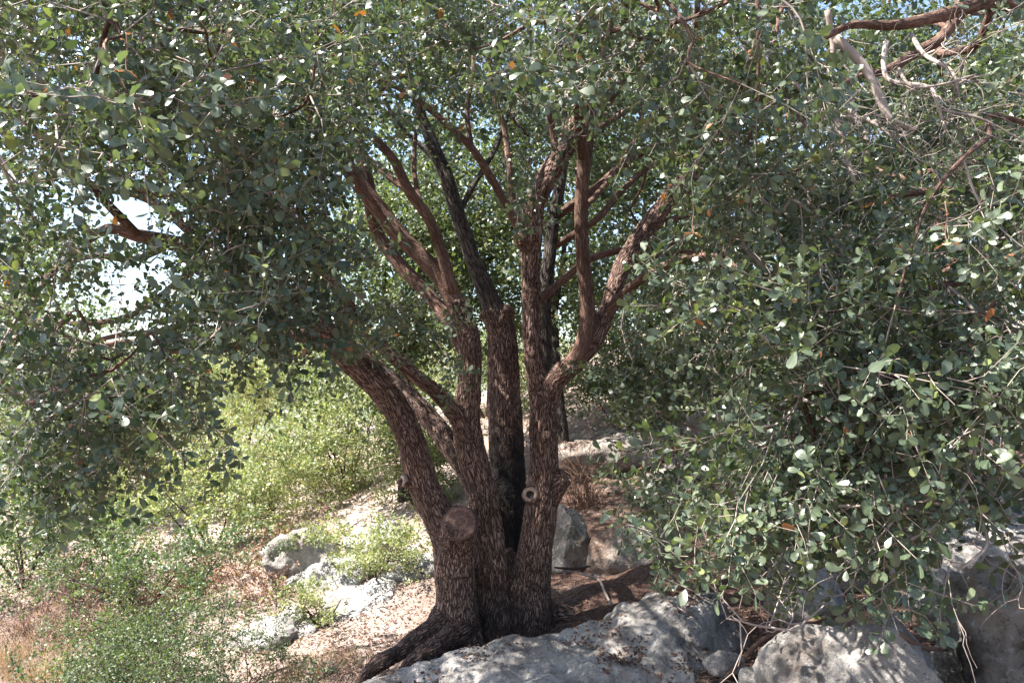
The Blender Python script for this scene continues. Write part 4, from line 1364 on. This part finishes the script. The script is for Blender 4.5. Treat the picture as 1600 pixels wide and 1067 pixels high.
for q, rows in enumerate(BARE):
    p, rd = stem(rows)
    pp, rr = catmull(p + rb.normal(size=p.shape) * 0.012, rd, 0.03)
    V, F, bc = tube(pp, rr, 8, 0.16, q + 1.7)
    seeds2.append(pp[len(pp) // 2::2])
    path2.append(np.full(len(pp[len(pp) // 2::2]), 0.5))
    br = link('bare_branch', tri_mesh('bare_branch', V - NB, F, {'bark': bc}, M_twig), oak2)
    so = Soup([])
    for u in range(6 if rows[0][1] < 420 else 3):
        i = rb.integers(len(pp) // 4, len(pp))
        d = nrmz(rb.normal(size=3) + (pp[min(i + 1, len(pp) - 1)] - pp[i - 1]) * 15)
        starts = [(pp[i], d, 8, 0.0030)]
        while starts:
            p0, d, m, w0 = starts.pop()
            cur = [p0]
            for q2 in range(m):
                d = nrmz(d + rb.normal(size=3) * 0.33 + np.array([0, 0, -0.05]))
                cur.append(cur[-1] + d * rb.uniform(0.025, 0.06))
                if m == 8 and rb.random() < 0.35:
                    starts.append((cur[-1], nrmz(d + rb.normal(size=3) * 0.8), 4, 0.0018))
            V, F = thin_tube(np.array(cur), np.linspace(w0, w0 * 0.4, m + 1))
            so.add(V, F)
    link('twigs', so.mesh('twigs', M_twig, True, NB), br, 'stuff')

REG2 = [
    (1540, 30, 80, 50, 3.3, 4.2, 7, 0.3, 'hi'), (1500, 330, 110, 60, 3.0, 4.0, 13, 0.4, 'hi'), (1540, 390, 100, 110, 2.5, 3.6, 18, 0.4, 'hi'), (1340, 420, 110, 60, 2.9, 4.1, 17, 0.5, 'hi'),
    (1260, 490, 100, 60, 2.7, 3.9, 16, 0.5, 'hi'), (1420, 510, 140, 70, 2.6, 3.8, 28, 0.5, 'hi'), (1550, 530, 80, 80, 2.4, 3.3, 12, 0.5, 'hi'),
    (1320, 610, 110, 60, 2.6, 3.6, 18, 0.7, 'hi'), (1210, 680, 70, 50, 2.8, 3.6, 8, 0.7, 'hi'), (1340, 680, 110, 60, 2.6, 3.5, 13, 0.7, 'hi'), (1500, 740, 90, 40, 2.6, 3.3, 7, 0.6, 'hi'),
    (1220, 745, 80, 40, 2.7, 3.3, 7, 0.7, 'hi'), (1570, 670, 50, 50, 2.5, 3.0, 3, 0.6, 'hi'), (1340, 765, 60, 30, 2.6, 3.1, 5, 0.7, 'hi'), (1430, 640, 90, 60, 2.6, 3.5, 8, 0.6, 'hi'),
    (1070, 700, 45, 60, 4.2, 5.0, 10, 0.7, 'hi'), (1100, 780, 55, 40, 4.1, 4.8, 11, 0.7, 'hi'), (1000, 600, 40, 30, 4.4, 5.0, 3, 0.5, 'hi'), (1120, 570, 60, 35, 3.8, 4.6, 4, 0.6, 'hi'),
    (1450, 170, 190, 190, 5.6, 7.4, 110, 0.2, 'far'), (1420, 440, 190, 110, 5.4, 6.8, 46, 0.2, 'far'), (1560, 300, 90, 200, 5.0, 6.2, 30, 0.2, 'far'), (1480, 150, 170, 150, 4.6, 6.2, 40, 0.2, 'lo'), (1350, 380, 160, 90, 4.4, 5.8, 26, 0.3, 'lo'), (1540, 600, 90, 80, 3.8, 5.0, 8, 0.3, 'lo'),
    (1150, 965, 18, 8, 2.58, 2.62, 2, 0.1, 'hi'), (1225, 960, 20, 8, 2.62, 2.66, 2, 0.1, 'hi'),
]
T2, D2, K2 = region_points(REG2, rT)
ov = []
while len(ov) < 60:
    x, y, z = rT.uniform(1.2, 6.0), rT.uniform(2.2, 6.0), rT.uniform(2.6, 5.0)
    if z < EYE + 0.50 * y + 0.1 or z > 4.8:
        continue
    ov.append((x, y, z))
T2 = np.vstack([T2, np.array(ov)])
D2 = np.concatenate([D2, np.full(len(ov), 0.2)])
K2 += ['lo'] * len(ov)
nl.append(grow(oak2, T2, D2, K2, np.vstack(seeds2), np.concatenate(path2), M_limb, M_twig, M_leaf, 51, nleaf=300, tone=0.03))

# the sprig of dead leaves caught in the boughs
def dead_sprig(px, py, Y, label, n=9):
    p = P(px, py, Y)
    e = thing('dead_sprig', tuple(p), label, 'dead leaves')
    r = np.random.default_rng(int(px))
    pts = np.array([[0, 0, 0.10], [0.005, 0, 0.05], [0, 0.004, 0.0], [0.006, 0, -0.035]])
    pp, rr = catmull(pts, np.array([0.0022] * 4), 0.01)
    V, F, _ = tube(pp, rr, 5)
    link('stalk', tri_mesh('stalk', V, F, None, M_drytwig), e)
    for k in range(n):
        low = k >= n - 4
        Vh, Fh, rib = LEAF_HI[k % 6]
        s = 0.040 if low else 0.016 + 0.008 * r.random()
        o = link('leaf', tri_mesh('leaf', Vh * s, Fh, {'rnd': np.full(len(Vh), 0.93 + 0.07 * r.random())}, M_dry), e)
        a = k * 2.4
        d = Vector((math.cos(a), math.sin(a) * 0.6 - 0.3, -0.15 if low else 0.4)).normalized()
        o.matrix_local = Matrix.LocRotScale(Vector((0, 0, -0.03 if low else 0.09 - 0.018 * k)), d.to_track_quat('X', 'Z'), None)
    return e


dead_sprig(1478, 365, 2.42, 'pale orange sprig of dead leaves caught among the green boughs')
dead_sprig(1082, 352, 2.95, 'small rust coloured dead leaf cluster beside the leaning right stem', 5)
dead_sprig(196, 98, 2.55, 'brown withered leaves in the upper boughs above the open sky gap', 6)


# ------------------------------------------------------------------ trees and shrubs behind
def back_tree(px, py, Y, blobs, label, seed, n, mat=None, tm=None, trunk_r=0.12, grp=None, scale=(0.8, 1.2), keep=1.0, tone=0.0, dark=True):
    b = P(px, py, Y)
    base = np.array([b[0], Y, gz(b[0], Y)])
    r = np.random.default_rng(seed)
    t = thing('oak_tree', tuple(base), label, 'tree', grp)
    cs = [P(cx, cy, yy) for cx, cy, rx, ry, yy, dy in blobs]
    top = np.mean(cs, axis=0)
    hgt = max(1.2, top[2] - base[2])
    pts_ = [base - (0, 0, 0.25), base + (0, 0, 0.1 * hgt), base * 0.7 + top * 0.3 + r.normal(size=3) * 0.08, base * 0.35 + top * 0.65 + r.normal(size=3) * 0.1, top]
    pp, rr = wtube(t, 'trunk', pts_, [trunk_r * 1.4, trunk_r, trunk_r * 0.8, trunk_r * 0.55, trunk_r * 0.25], M_greybark if dark else M_limb, 14, 0.15, seed)
    sd = [pp[len(pp) // 3::3]]
    for c in cs:
        q = pp[len(pp) // 2 + r.integers(0, len(pp) // 4)]
        mid = (q + c) / 2 + r.normal(size=3) * 0.12
        lp, lr = wtube(t, 'limb', [q, mid, c], [trunk_r * 0.5, trunk_r * 0.35, trunk_r * 0.15], M_greybark if dark else M_limb, 8, 0.1, seed + 1)
        sd.append(lp[::3])
    sd = np.vstack(sd)
    T, D, K = [], [], []
    area = np.array([b_[2] * b_[3] for b_ in blobs], float)
    for bl, a in zip(blobs, area / area.sum()):
        cx, cy, rx, ry, yy, dy = bl
        for _ in range(int(round(a * n))):
            v = r.normal(size=3)
            v *= r.random() ** 0.33 / np.linalg.norm(v)
            T.append(P(cx + v[0] * rx, cy + v[1] * ry, yy + v[2] * dy))
            K.append('x')
    T = np.array(T)
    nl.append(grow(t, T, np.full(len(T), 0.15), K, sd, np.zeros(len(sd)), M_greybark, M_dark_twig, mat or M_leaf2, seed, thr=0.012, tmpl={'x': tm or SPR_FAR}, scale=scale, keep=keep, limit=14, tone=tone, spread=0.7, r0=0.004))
    return t


back_tree(640, 690, 9.5, [(600, 420, 110, 110, 9.2, 0.9), (690, 300, 90, 120, 9.6, 0.9), (560, 560, 90, 60, 9.0, 0.7), (740, 430, 60, 110, 9.8, 0.8)], 'sunlit oak with pale green crown showing between the stems of the big tree', 811, 310)
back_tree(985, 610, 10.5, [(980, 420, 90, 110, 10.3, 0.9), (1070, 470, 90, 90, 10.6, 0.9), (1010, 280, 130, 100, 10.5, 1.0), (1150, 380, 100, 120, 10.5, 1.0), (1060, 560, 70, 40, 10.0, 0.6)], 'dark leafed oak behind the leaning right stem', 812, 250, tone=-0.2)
back_tree(880, 640, 8.4, [(910, 420, 80, 70, 8.6, 0.6), (870, 250, 110, 100, 8.6, 0.7), (790, 340, 70, 100, 8.8, 0.6)], 'slender dark trunk with thin crown seen behind the forked stem', 813, 120, trunk_r=0.075, tone=-0.1)
back_tree(150, 700, 11.5, [(60, 560, 130, 80, 11.0, 1.0), (40, 420, 110, 70, 11.5, 0.8), (190, 660, 110, 60, 10.5, 0.8)], 'sunlit tree on the open hillside behind the left leaf curtain', 814, 150, tone=0.1)
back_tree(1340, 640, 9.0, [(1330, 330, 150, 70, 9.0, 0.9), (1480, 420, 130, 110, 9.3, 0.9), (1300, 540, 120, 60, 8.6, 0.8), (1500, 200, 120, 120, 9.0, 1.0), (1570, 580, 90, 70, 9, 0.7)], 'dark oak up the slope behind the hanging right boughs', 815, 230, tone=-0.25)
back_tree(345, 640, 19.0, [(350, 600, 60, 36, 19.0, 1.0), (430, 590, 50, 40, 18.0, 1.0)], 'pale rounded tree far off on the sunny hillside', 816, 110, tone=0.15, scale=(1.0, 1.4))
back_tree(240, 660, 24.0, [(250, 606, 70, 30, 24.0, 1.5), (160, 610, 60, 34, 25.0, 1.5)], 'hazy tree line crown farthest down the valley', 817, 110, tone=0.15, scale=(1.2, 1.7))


def ground_at(px, py):
    """distance at which the ground shows at this pixel of the photograph"""
    Y = 3.2
    while Y < 30:
        p = P(px, py, Y)
        if gz(p[0], Y) >= p[2]:
            return Y
        Y += 0.05
    return 12.0


def shrub(px, py, Y, w, h, n, label, seed, mat=None, tm=None, scale=(0.7, 1.2), group=None, twig=None, keep=1.0, name='shrub', tone=0.0, upw=0.5):
    """a bush of many stems from one root; px, py is its foot, w and h its size in metres"""
    b = P(px, py, Y)
    base = np.array([b[0], Y, gz(b[0], Y)])
    r = np.random.default_rng(seed)
    t = thing(name, tuple(base), label, 'bush', group)
    sd, so = [], Soup([])
    for q in range(6):
        a = q / 6 * 6.28 + r.normal() * 0.3
        e = base + np.array([math.cos(a) * w * 0.3, math.sin(a) * w * 0.3, h * r.uniform(0.4, 0.75)])
        pp, rr = catmull(np.array([base - (0, 0, 0.08), (base + e) / 2 + r.normal(size=3) * 0.05, e]), np.array([0.014, 0.010, 0.005]) * (0.6 + h * 0.4), 0.06)
        V, F, bc = tube(pp, rr, 6)
        link('stem', tri_mesh('stem', V - base, F, None, twig or M_dark_twig), t)
        sd.append(pp[::2])
    T = []
    lobes = [np.array([r.normal() * 0.25 * w, r.normal() * 0.2 * w, h * r.uniform(0.16, 0.78)]) for _ in range(7)]
    while len(T) < n:
        c = lobes[r.integers(7)]
        v = r.normal(size=3)
        v *= r.random() ** 0.33 / np.linalg.norm(v)
        p = base + c + v * np.array([w * 0.33, w * 0.33, h * 0.32])
        if p[2] > gz(p[0], p[1]) + 0.04:
            T.append(p)
    T = np.array(T)
    sd = np.vstack(sd)
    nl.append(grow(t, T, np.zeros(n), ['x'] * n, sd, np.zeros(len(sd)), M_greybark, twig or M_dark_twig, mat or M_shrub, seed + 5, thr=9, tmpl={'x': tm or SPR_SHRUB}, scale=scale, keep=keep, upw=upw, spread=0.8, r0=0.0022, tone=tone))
    return t


shrub(590, 905, 6.9, 0.75, 0.42, 60, 'bright green low shrub beside the weathered white rock', 901, scale=(0.45, 0.8))
shrub(500, 935, 6.3, 0.55, 0.25, 24, 'low yellow green shrub on the pale slope left of the roots', 902, scale=(0.4, 0.65))
shrub(330, 850, 8.8, 1.9, 1.0, 105, 'broad yellow green shrub on the sunny bank', 903)
shrub(420, 770, 10.0, 1.5, 1.1, 95, 'leafy light green shrub above the rounded grey outcrop', 904)
shrub(540, 770, 10.4, 1.5, 1.6, 115, 'tall pale green shrub next to the left stem', 905)
shrub(650, 770, 9.2, 1.0, 0.8, 70, 'small bright shrub showing between the left and middle stems', 906)
shrub(270, 760, 11.5, 2.0, 1.4, 90, 'rounded pale shrub on the far side of the bank', 907, tone=0.1)
shrub(130, 790, 10.0, 1.9, 1.5, 80, 'dense green shrub glimpsed behind the left leaf curtain', 908)
shrub(40, 870, 8.0, 1.6, 1.1, 90, 'olive green shrub at the edge of the dry grass', 909, mat=M_grey)
shrub(210, 905, 7.2, 1.5, 0.75, 90, 'grey green shrub mixed with dry stalks on the bank', 910, mat=M_grey, scale=(0.5, 0.9))
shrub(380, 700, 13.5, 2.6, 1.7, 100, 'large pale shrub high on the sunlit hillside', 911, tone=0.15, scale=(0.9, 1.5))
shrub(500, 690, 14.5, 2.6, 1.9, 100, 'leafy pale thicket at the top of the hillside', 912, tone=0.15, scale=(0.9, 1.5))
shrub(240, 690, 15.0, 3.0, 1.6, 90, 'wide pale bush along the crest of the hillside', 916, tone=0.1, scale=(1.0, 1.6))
shrub(70, 700, 14.0, 3.0, 1.8, 90, 'broad bush on the crest behind the left leaf curtain', 917, tone=0.05, scale=(1.0, 1.6))
shrub(620, 680, 13.5, 2.4, 2.0, 90, 'shadowed bush behind the gap between the left stems', 918, tone=-0.05, scale=(0.9, 1.5))
shrub(760, 640, 12.5, 2.4, 1.8, 85, 'green bush on the slope behind the middle stems', 919, scale=(0.9, 1.5))
shrub(970, 640, 9.6, 1.3, 1.0, 70, 'dark green bush on the slope right of the slender dark trunk', 920, mat=M_leaf2, scale=(0.8, 1.2))
shrub(850, 620, 11.5, 1.6, 1.3, 70, 'shaded bush high on the slope behind the forked stem', 921, mat=M_leaf2, scale=(0.9, 1.4))
shrub(320, 1005, 4.7, 1.25, 0.62, 80, 'dark twiggy fine leaved bush at the foot of the slope', 913, mat=M_grey, tm=SPR_FINE, scale=(0.8, 1.3))
shrub(230, 985, 5.3, 0.9, 0.5, 60, 'fine leaved bush tucked behind the dark twiggy one', 914, mat=M_grey, tm=SPR_FINE, scale=(0.8, 1.3), tone=0.15)
shrub(915, 850, 6.5, 0.26, 0.26, 6, 'small blue green oak sapling between the tan rock and cream boulder', 915, mat=M_leaf, tm=SPR_LO, scale=(0.35, 0.5))

# dry scrub: tangles of brown stems
def dry_bush(px, py, Y, w, h, n, label, seed, mat=None, leaf=True):
    Y = Y or ground_at(px, py)
    b = P(px, py, Y)
    base = np.array([b[0], Y, gz(b[0], Y)])
    r = np.random.default_rng(seed)
    t = thing('dry_bush', tuple(base), label, 'bush')
    so = Soup([])
    lf = Soup(['rnd', 'rib'])
    Vm, Fm, rb_ = LEAF_MIN[0]
    for k in range(n):
        a = r.uniform(0, 6.28)
        p = np.array([math.cos(a), math.sin(a), 0]) * w * 0.22 * r.random()
        p[2] = gz(base[0] + p[0], base[1] + p[1]) - base[2] - 0.03
        d = nrmz(np.array([math.cos(a) * r.uniform(0.1, 1.0) * w / h * 0.6, math.sin(a) * r.uniform(0.1, 1.0) * w / h * 0.6, 1.0]))
        cur = [p]
        L = h * r.uniform(0.6, 1.25)
        for s in range(7):
            d = nrmz(d + r.normal(size=3) * 0.28 + np.array([0, 0, -0.07 * s]))
            cur.append(cur[-1] + d * L / 6)
        cur = np.array(cur)
        V, F = thin_tube(cur, np.linspace(0.0035, 0.0012, 8))
        so.add(V, F)
        for u in range(5):
            i = r.integers(2, 8)
            dd = nrmz(r.normal(size=3))
            q = np.array([cur[i], cur[i] + dd * 0.05 * h, cur[i] + (dd + r.normal(size=3) * 0.3) * 0.13 * h])
            V, F = thin_tube(q, np.array([0.0015, 0.0012, 0.0008]))
            so.add(V, F)
            if leaf:
                for z in range(3):
                    x = nrmz(r.normal(size=3)); y = nrmz(np.cross(x, r.normal(size=3))); zz = np.cross(x, y)
                    W = (Vm * 0.028) @ np.stack([x, y, zz]) + q[1 + z % 2]
                    lf.add(W, Fm, rnd=np.full(4, r.random()), rib=rb_)
    link('stems', so.mesh('stems', mat or M_drytwig), t, 'stuff')
    if leaf:
        link('withered_leaves', lf.mesh('withered_leaves', M_dry), t, 'stuff')


dry_bush(60, 1000, None, 1.0, 0.45, 90, 'dark dry brush in the hollow behind the straw grass', 961, leaf=False, mat=M_twigred)
dry_bush(170, 985, None, 1.0, 0.4, 80, 'withered brown brush at the foot of the grey green shrub', 962)
dry_bush(380, 900, 7.8, 1.0, 0.4, 70, 'sunbleached dry weeds left of the white rock', 963)
dry_bush(470, 815, 8.3, 0.9, 0.35, 70, 'reddish brown dry scrub on top of the rounded grey outcrop', 951)
dry_bush(300, 905, 7.6, 1.1, 0.5, 80, 'rust brown dried bush in front of the broad yellow green shrub', 952)
dry_bush(110, 945, None, 1.1, 0.6, 80, 'bare tangled dry bush below the left leaf curtain', 953, leaf=False)
dry_bush(420, 870, 7.0, 0.7, 0.35, 50, 'dried brown bush beside the white sunlit rock', 954)
dry_bush(915, 780, 7.6, 0.6, 0.8, 80, 'mass of fine dead brown stalks below the flat topped ledge', 955, leaf=False, mat=M_twigred)
dry_bush(930, 660, 8.9, 0.5, 0.6, 60, 'upright grey dead twigs standing on the flat topped ledge', 956, leaf=False, mat=M_twig)
dry_bush(1130, 780, 6.8, 0.8, 0.8, 70, 'dead grey brown twigs behind the hanging sprays', 957, leaf=False, mat=M_twig)
dry_bush(1090, 690, 7.8, 0.8, 0.6, 50, 'dead brush under the sun flecked outcrop', 958)
dry_bush(560, 1050, None, 0.6, 0.22, 60, 'dry rootlets and stalks hanging along the earth bank by the roots', 959, leaf=False)
dry_bush(1480, 1000, 3.75, 0.30, 0.16, 50, 'reddish heap of dry stalks between the boulder and upright rock', 960, leaf=False)


def grass_tuft(px, py, Y, w, h, n, label, seed, group='dry grass tufts'):
    Y = Y or ground_at(px, py)
    b = P(px, py, Y)
    base = np.array([b[0], Y, gz(b[0], Y)])
    r = np.random.default_rng(seed)
    so = Soup(['rnd', 'rib'])
    for k in range(n):
        a = r.uniform(0, 6.28)
        p = np.array([math.cos(a), math.sin(a), 0]) * w * 0.35 * math.sqrt(r.random())
        p[2] = gz(base[0] + p[0], base[1] + p[1]) - base[2] - 0.01
        d = nrmz(np.array([math.cos(a) * 0.5 * r.random(), math.sin(a) * 0.5 * r.random(), 1]))
        L = h * r.uniform(0.5, 1.2)
        side = nrmz(np.cross(d, r.normal(size=3))) * 0.0016
        V, cur = [], p
        for s in range(5):
            wv = side * (1 - s / 4.4)
            V += [cur - wv, cur + wv]
            d = nrmz(d + np.array([math.cos(a), math.sin(a), -0.5]) * 0.12 + r.normal(size=3) * 0.06)
            cur = cur + d * L / 4
        F = []
        for s in range(4):
            F += [(2 * s, 2 * s + 1, 2 * s + 3), (2 * s, 2 * s + 3, 2 * s + 2)]
        so.add(np.array(V), np.array(F), rnd=np.full(10, r.random()), rib=np.ones(10))
    o = link('grass_tuft', so.mesh('grass_tuft', M_straw))
    o.location = tuple(base)
    tag(o, label, 'grass', group)


grass_tuft(60, 1064, None, 0.6, 0.34, 460, 'large straw coloured grass tuft at the foot of the tangled dry bush', 971)
grass_tuft(5, 1040, None, 0.5, 0.30, 300, 'straw grass tuft beside the largest tuft', 972)
grass_tuft(640, 1062, 4.55, 0.22, 0.10, 90, 'small dry grass tuft against the front root', 973)
grass_tuft(520, 1040, None, 0.4, 0.14, 200, 'short brown grass on the bank edge left of the roots', 974)
grass_tuft(470, 1062, None, 0.4, 0.18, 200, 'brown grass overhanging below the bank edge', 975)
grass_tuft(130, 1060, None, 0.5, 0.24, 300, 'wispy straw grass between the largest tuft and the dark twiggy bush', 977)
grass_tuft(230, 1055, None, 0.4, 0.16, 160, 'thin dry grass under the dark twiggy bush', 976)

# ------------------------------------------------------------------ fallen leaves, sticks
rl = np.random.default_rng(99)
N = 15000
xs = np.concatenate([rl.uniform(-3.2, 3.6, N), rl.normal(1.6, 0.9, N // 4), rl.normal(-1.0, 0.5, N // 4)])
ys = np.concatenate([rl.uniform(2.6, 8.5, N), rl.normal(4.4, 0.8, N // 4), rl.normal(5.8, 0.6, N // 4)])
keepm = rl.random(len(xs)) < np.where(xs < -1.9, 0.4, 1.0)
xs, ys = xs[keepm], ys[keepm]
N = len(xs)
zs = ground_full(xs, ys) + rl.uniform(0.001, 0.014, N)
nn = np.stack([rl.normal(size=N) * 0.45, rl.normal(size=N) * 0.45, np.ones(N)], 1)
nn /= np.linalg.norm(nn, axis=1)[:, None]
an = rl.uniform(0, 6.28, N)
X = np.stack([np.cos(an), np.sin(an), np.zeros(N)], 1)
X -= nn * (X * nn).sum(1)[:, None]
X /= np.linalg.norm(X, axis=1)[:, None]
base_p = np.stack([xs, ys, zs], 1)
extra_p, extra_n = [], []
for o in ROCKS[:2] + ROCKS[9:13] + ROCKS[16:18]:
    me = o.data
    co = np.empty(len(me.vertices) * 3, np.float32)
    me.vertices.foreach_get('co', co)
    no = np.empty(len(me.vertices) * 3, np.float32)
    me.vertices.foreach_get('normal', no)
    co, no = co.reshape(-1, 3) + np.array(o.location), no.reshape(-1, 3)
    m = (no[:, 2] > 0.72) & (fbm(co * 3.1 + 7, 3) > 0.13)
    if not m.any():
        continue
    area = len(co) / (3.0 * float(np.prod(o.dimensions[:2])) + 0.01)
    pick = rl.choice(np.nonzero(m)[0], size=int(m.sum() / area * 1500) + 1)
    extra_p.append(co[pick] + rl.normal(size=(len(pick), 3)) * np.array([0.012, 0.012, 0.0]) + np.array([0, 0, 0.006]))
    extra_n.append(no[pick])
extra_p, extra_n = np.concatenate(extra_p), np.concatenate(extra_n)
k2 = len(extra_p)
extra_n = extra_n + rl.normal(size=(k2, 3)) * 0.3
extra_n /= np.linalg.norm(extra_n, axis=1)[:, None]
an2 = rl.uniform(0, 6.28, k2)
X2 = np.stack([np.cos(an2), np.sin(an2), np.zeros(k2)], 1)
X2 -= extra_n * (X2 * extra_n).sum(1)[:, None]
X2 /= np.linalg.norm(X2, axis=1)[:, None]
X, nn, N = np.vstack([X, X2]), np.vstack([nn, extra_n]), N + k2
sc = rl.uniform(0.012, 0.030, N)[:, None]
LMl = np.stack([X * sc, np.cross(nn, X) * sc, nn * sc, np.vstack([base_p, extra_p])], 2)
litter = link('leaf_litter', leaves_mesh('leaf_litter', LMl, rl.integers(0, 3, N), np.full(N, id(LEAF_LO), dtype=np.int64), rl.beta(1.6, 2.6, N), M_litter, (0, 0, 0)), kind='stuff')
litter['label'] = 'brown fallen leaves strewn over the soil'
N = 26000
xs = rl.uniform(-7.5, 0.2, N)
ys = rl.uniform(4.2, 14.0, N)
dens = 0.5 + 0.9 * fbm(np.stack([xs, ys, xs * 0], 1) * 0.9 + 5, 3) + 0.25 * sstep(-1.0, -3.0, xs) - 0.55 * np.exp(-((xs + 1.1) ** 2 + (ys - 6.2) ** 2) / 1.2)
kp = rl.random(N) < dens
xs, ys = xs[kp], ys[kp]
N = len(xs)
X = np.stack([rl.normal(size=N) * 0.6, rl.normal(size=N) * 0.6, rl.uniform(0.3, 1.2, N)], 1)
X /= np.linalg.norm(X, axis=1)[:, None]
nn = rl.normal(size=(N, 3))
nn -= X * (X * nn).sum(1)[:, None]
nn /= np.linalg.norm(nn, axis=1)[:, None]
sc = rl.uniform(0.03, 0.10, N)[:, None]
LMl = np.stack([X * sc, np.cross(nn, X) * sc * 0.35, nn * sc, np.stack([xs, ys, ground_full(xs, ys) - 0.005], 1)], 2)
weeds = link('dry_weeds', leaves_mesh('dry_weeds', LMl, rl.integers(0, 2, N), np.full(N, id(LEAF_MIN), dtype=np.int64), rl.random(N), M_weed, (0, 0, 0)), kind='stuff')
weeds['label'] = 'low dry weeds covering the sunny bank'
so = Soup([])
for k in range(900):
    x, y = (rl.uniform(-2.5, 3.2), rl.uniform(3.0, 7.0)) if k % 3 else (rl.normal(1.9, 0.6), rl.normal(4.2, 0.5))
    a = rl.uniform(0, 6.28)
    L = rl.uniform(0.06, 0.30)
    p = []
    for s in range(5):
        p.append([x, y, gz(x, y) + 0.006 + rl.uniform(0, 0.012)])
        a += rl.normal() * 0.3
        x += math.cos(a) * L / 4
        y += math.sin(a) * L / 4
    V, F = thin_tube(np.array(p), np.linspace(0.0030, 0.0012, 5) * rl.uniform(0.5, 1.2))
    so.add(V, F)
link('stick_litter', so.mesh('stick_litter', M_drytwig), kind='stuff')['label'] = 'thin dead sticks scattered among the fallen leaves'


def ground_stick(rows, label, mat, name='fallen_branch', cat='branch', lift=0.02):
    p, rd = stem(rows)
    for q in range(len(p)):
        p[q, 2] = max(p[q, 2], gz(p[q, 0], p[q, 1]) + rd[q] * 0.6)
    base = p[0].copy()
    pp, rr = catmull(p, rd, 0.03)
    V, F, bc = tube(pp, rr, 10, 0.15, rows[0][0])
    o = link(name, tri_mesh(name, V - base, F, {'bark': bc}, mat))
    o.location = tuple(base)
    tag(o, label, cat)


ground_stick([(1400, 935, 4.4, 5), (1300, 960, 4.3, 7), (1230, 985, 4.25, 8), (1190, 1000, 4.2, 8), (1160, 1030, 4.1, 7), (1135, 1055, 4.0, 5)], 'grey brown fallen branch lying in leaf litter beside the slab', M_twigred)
ground_stick([(1330, 962, 3.62, 5), (1370, 972, 3.45, 6), (1410, 992, 3.35, 8), (1440, 1010, 3.4, 7), (1480, 1015, 3.6, 5)], 'thin brown root trailing over the pointed boulder', M_twigred, 'trailing_root', 'root')
ground_stick([(905, 895, 5.9, 4), (935, 905, 5.7, 4), (945, 925, 5.6, 4), (955, 945, 5.5, 4)], 'thin pale root hanging over the dark earth by the trunk', M_twig, 'trailing_root', 'root')
ground_stick([(866, 886, 5.9, 3), (895, 888, 5.85, 4), (922, 884, 5.85, 3)], 'short dark stick lying at the foot of the cream boulder', M_dark_twig)
print('LEAVES', nl, sum(nl), 'TRIS', sum(len(o.data.loops) // 3 for o in bpy.data.objects if o.type == 'MESH' and o.name.split('.')[0] != 'leaf'))
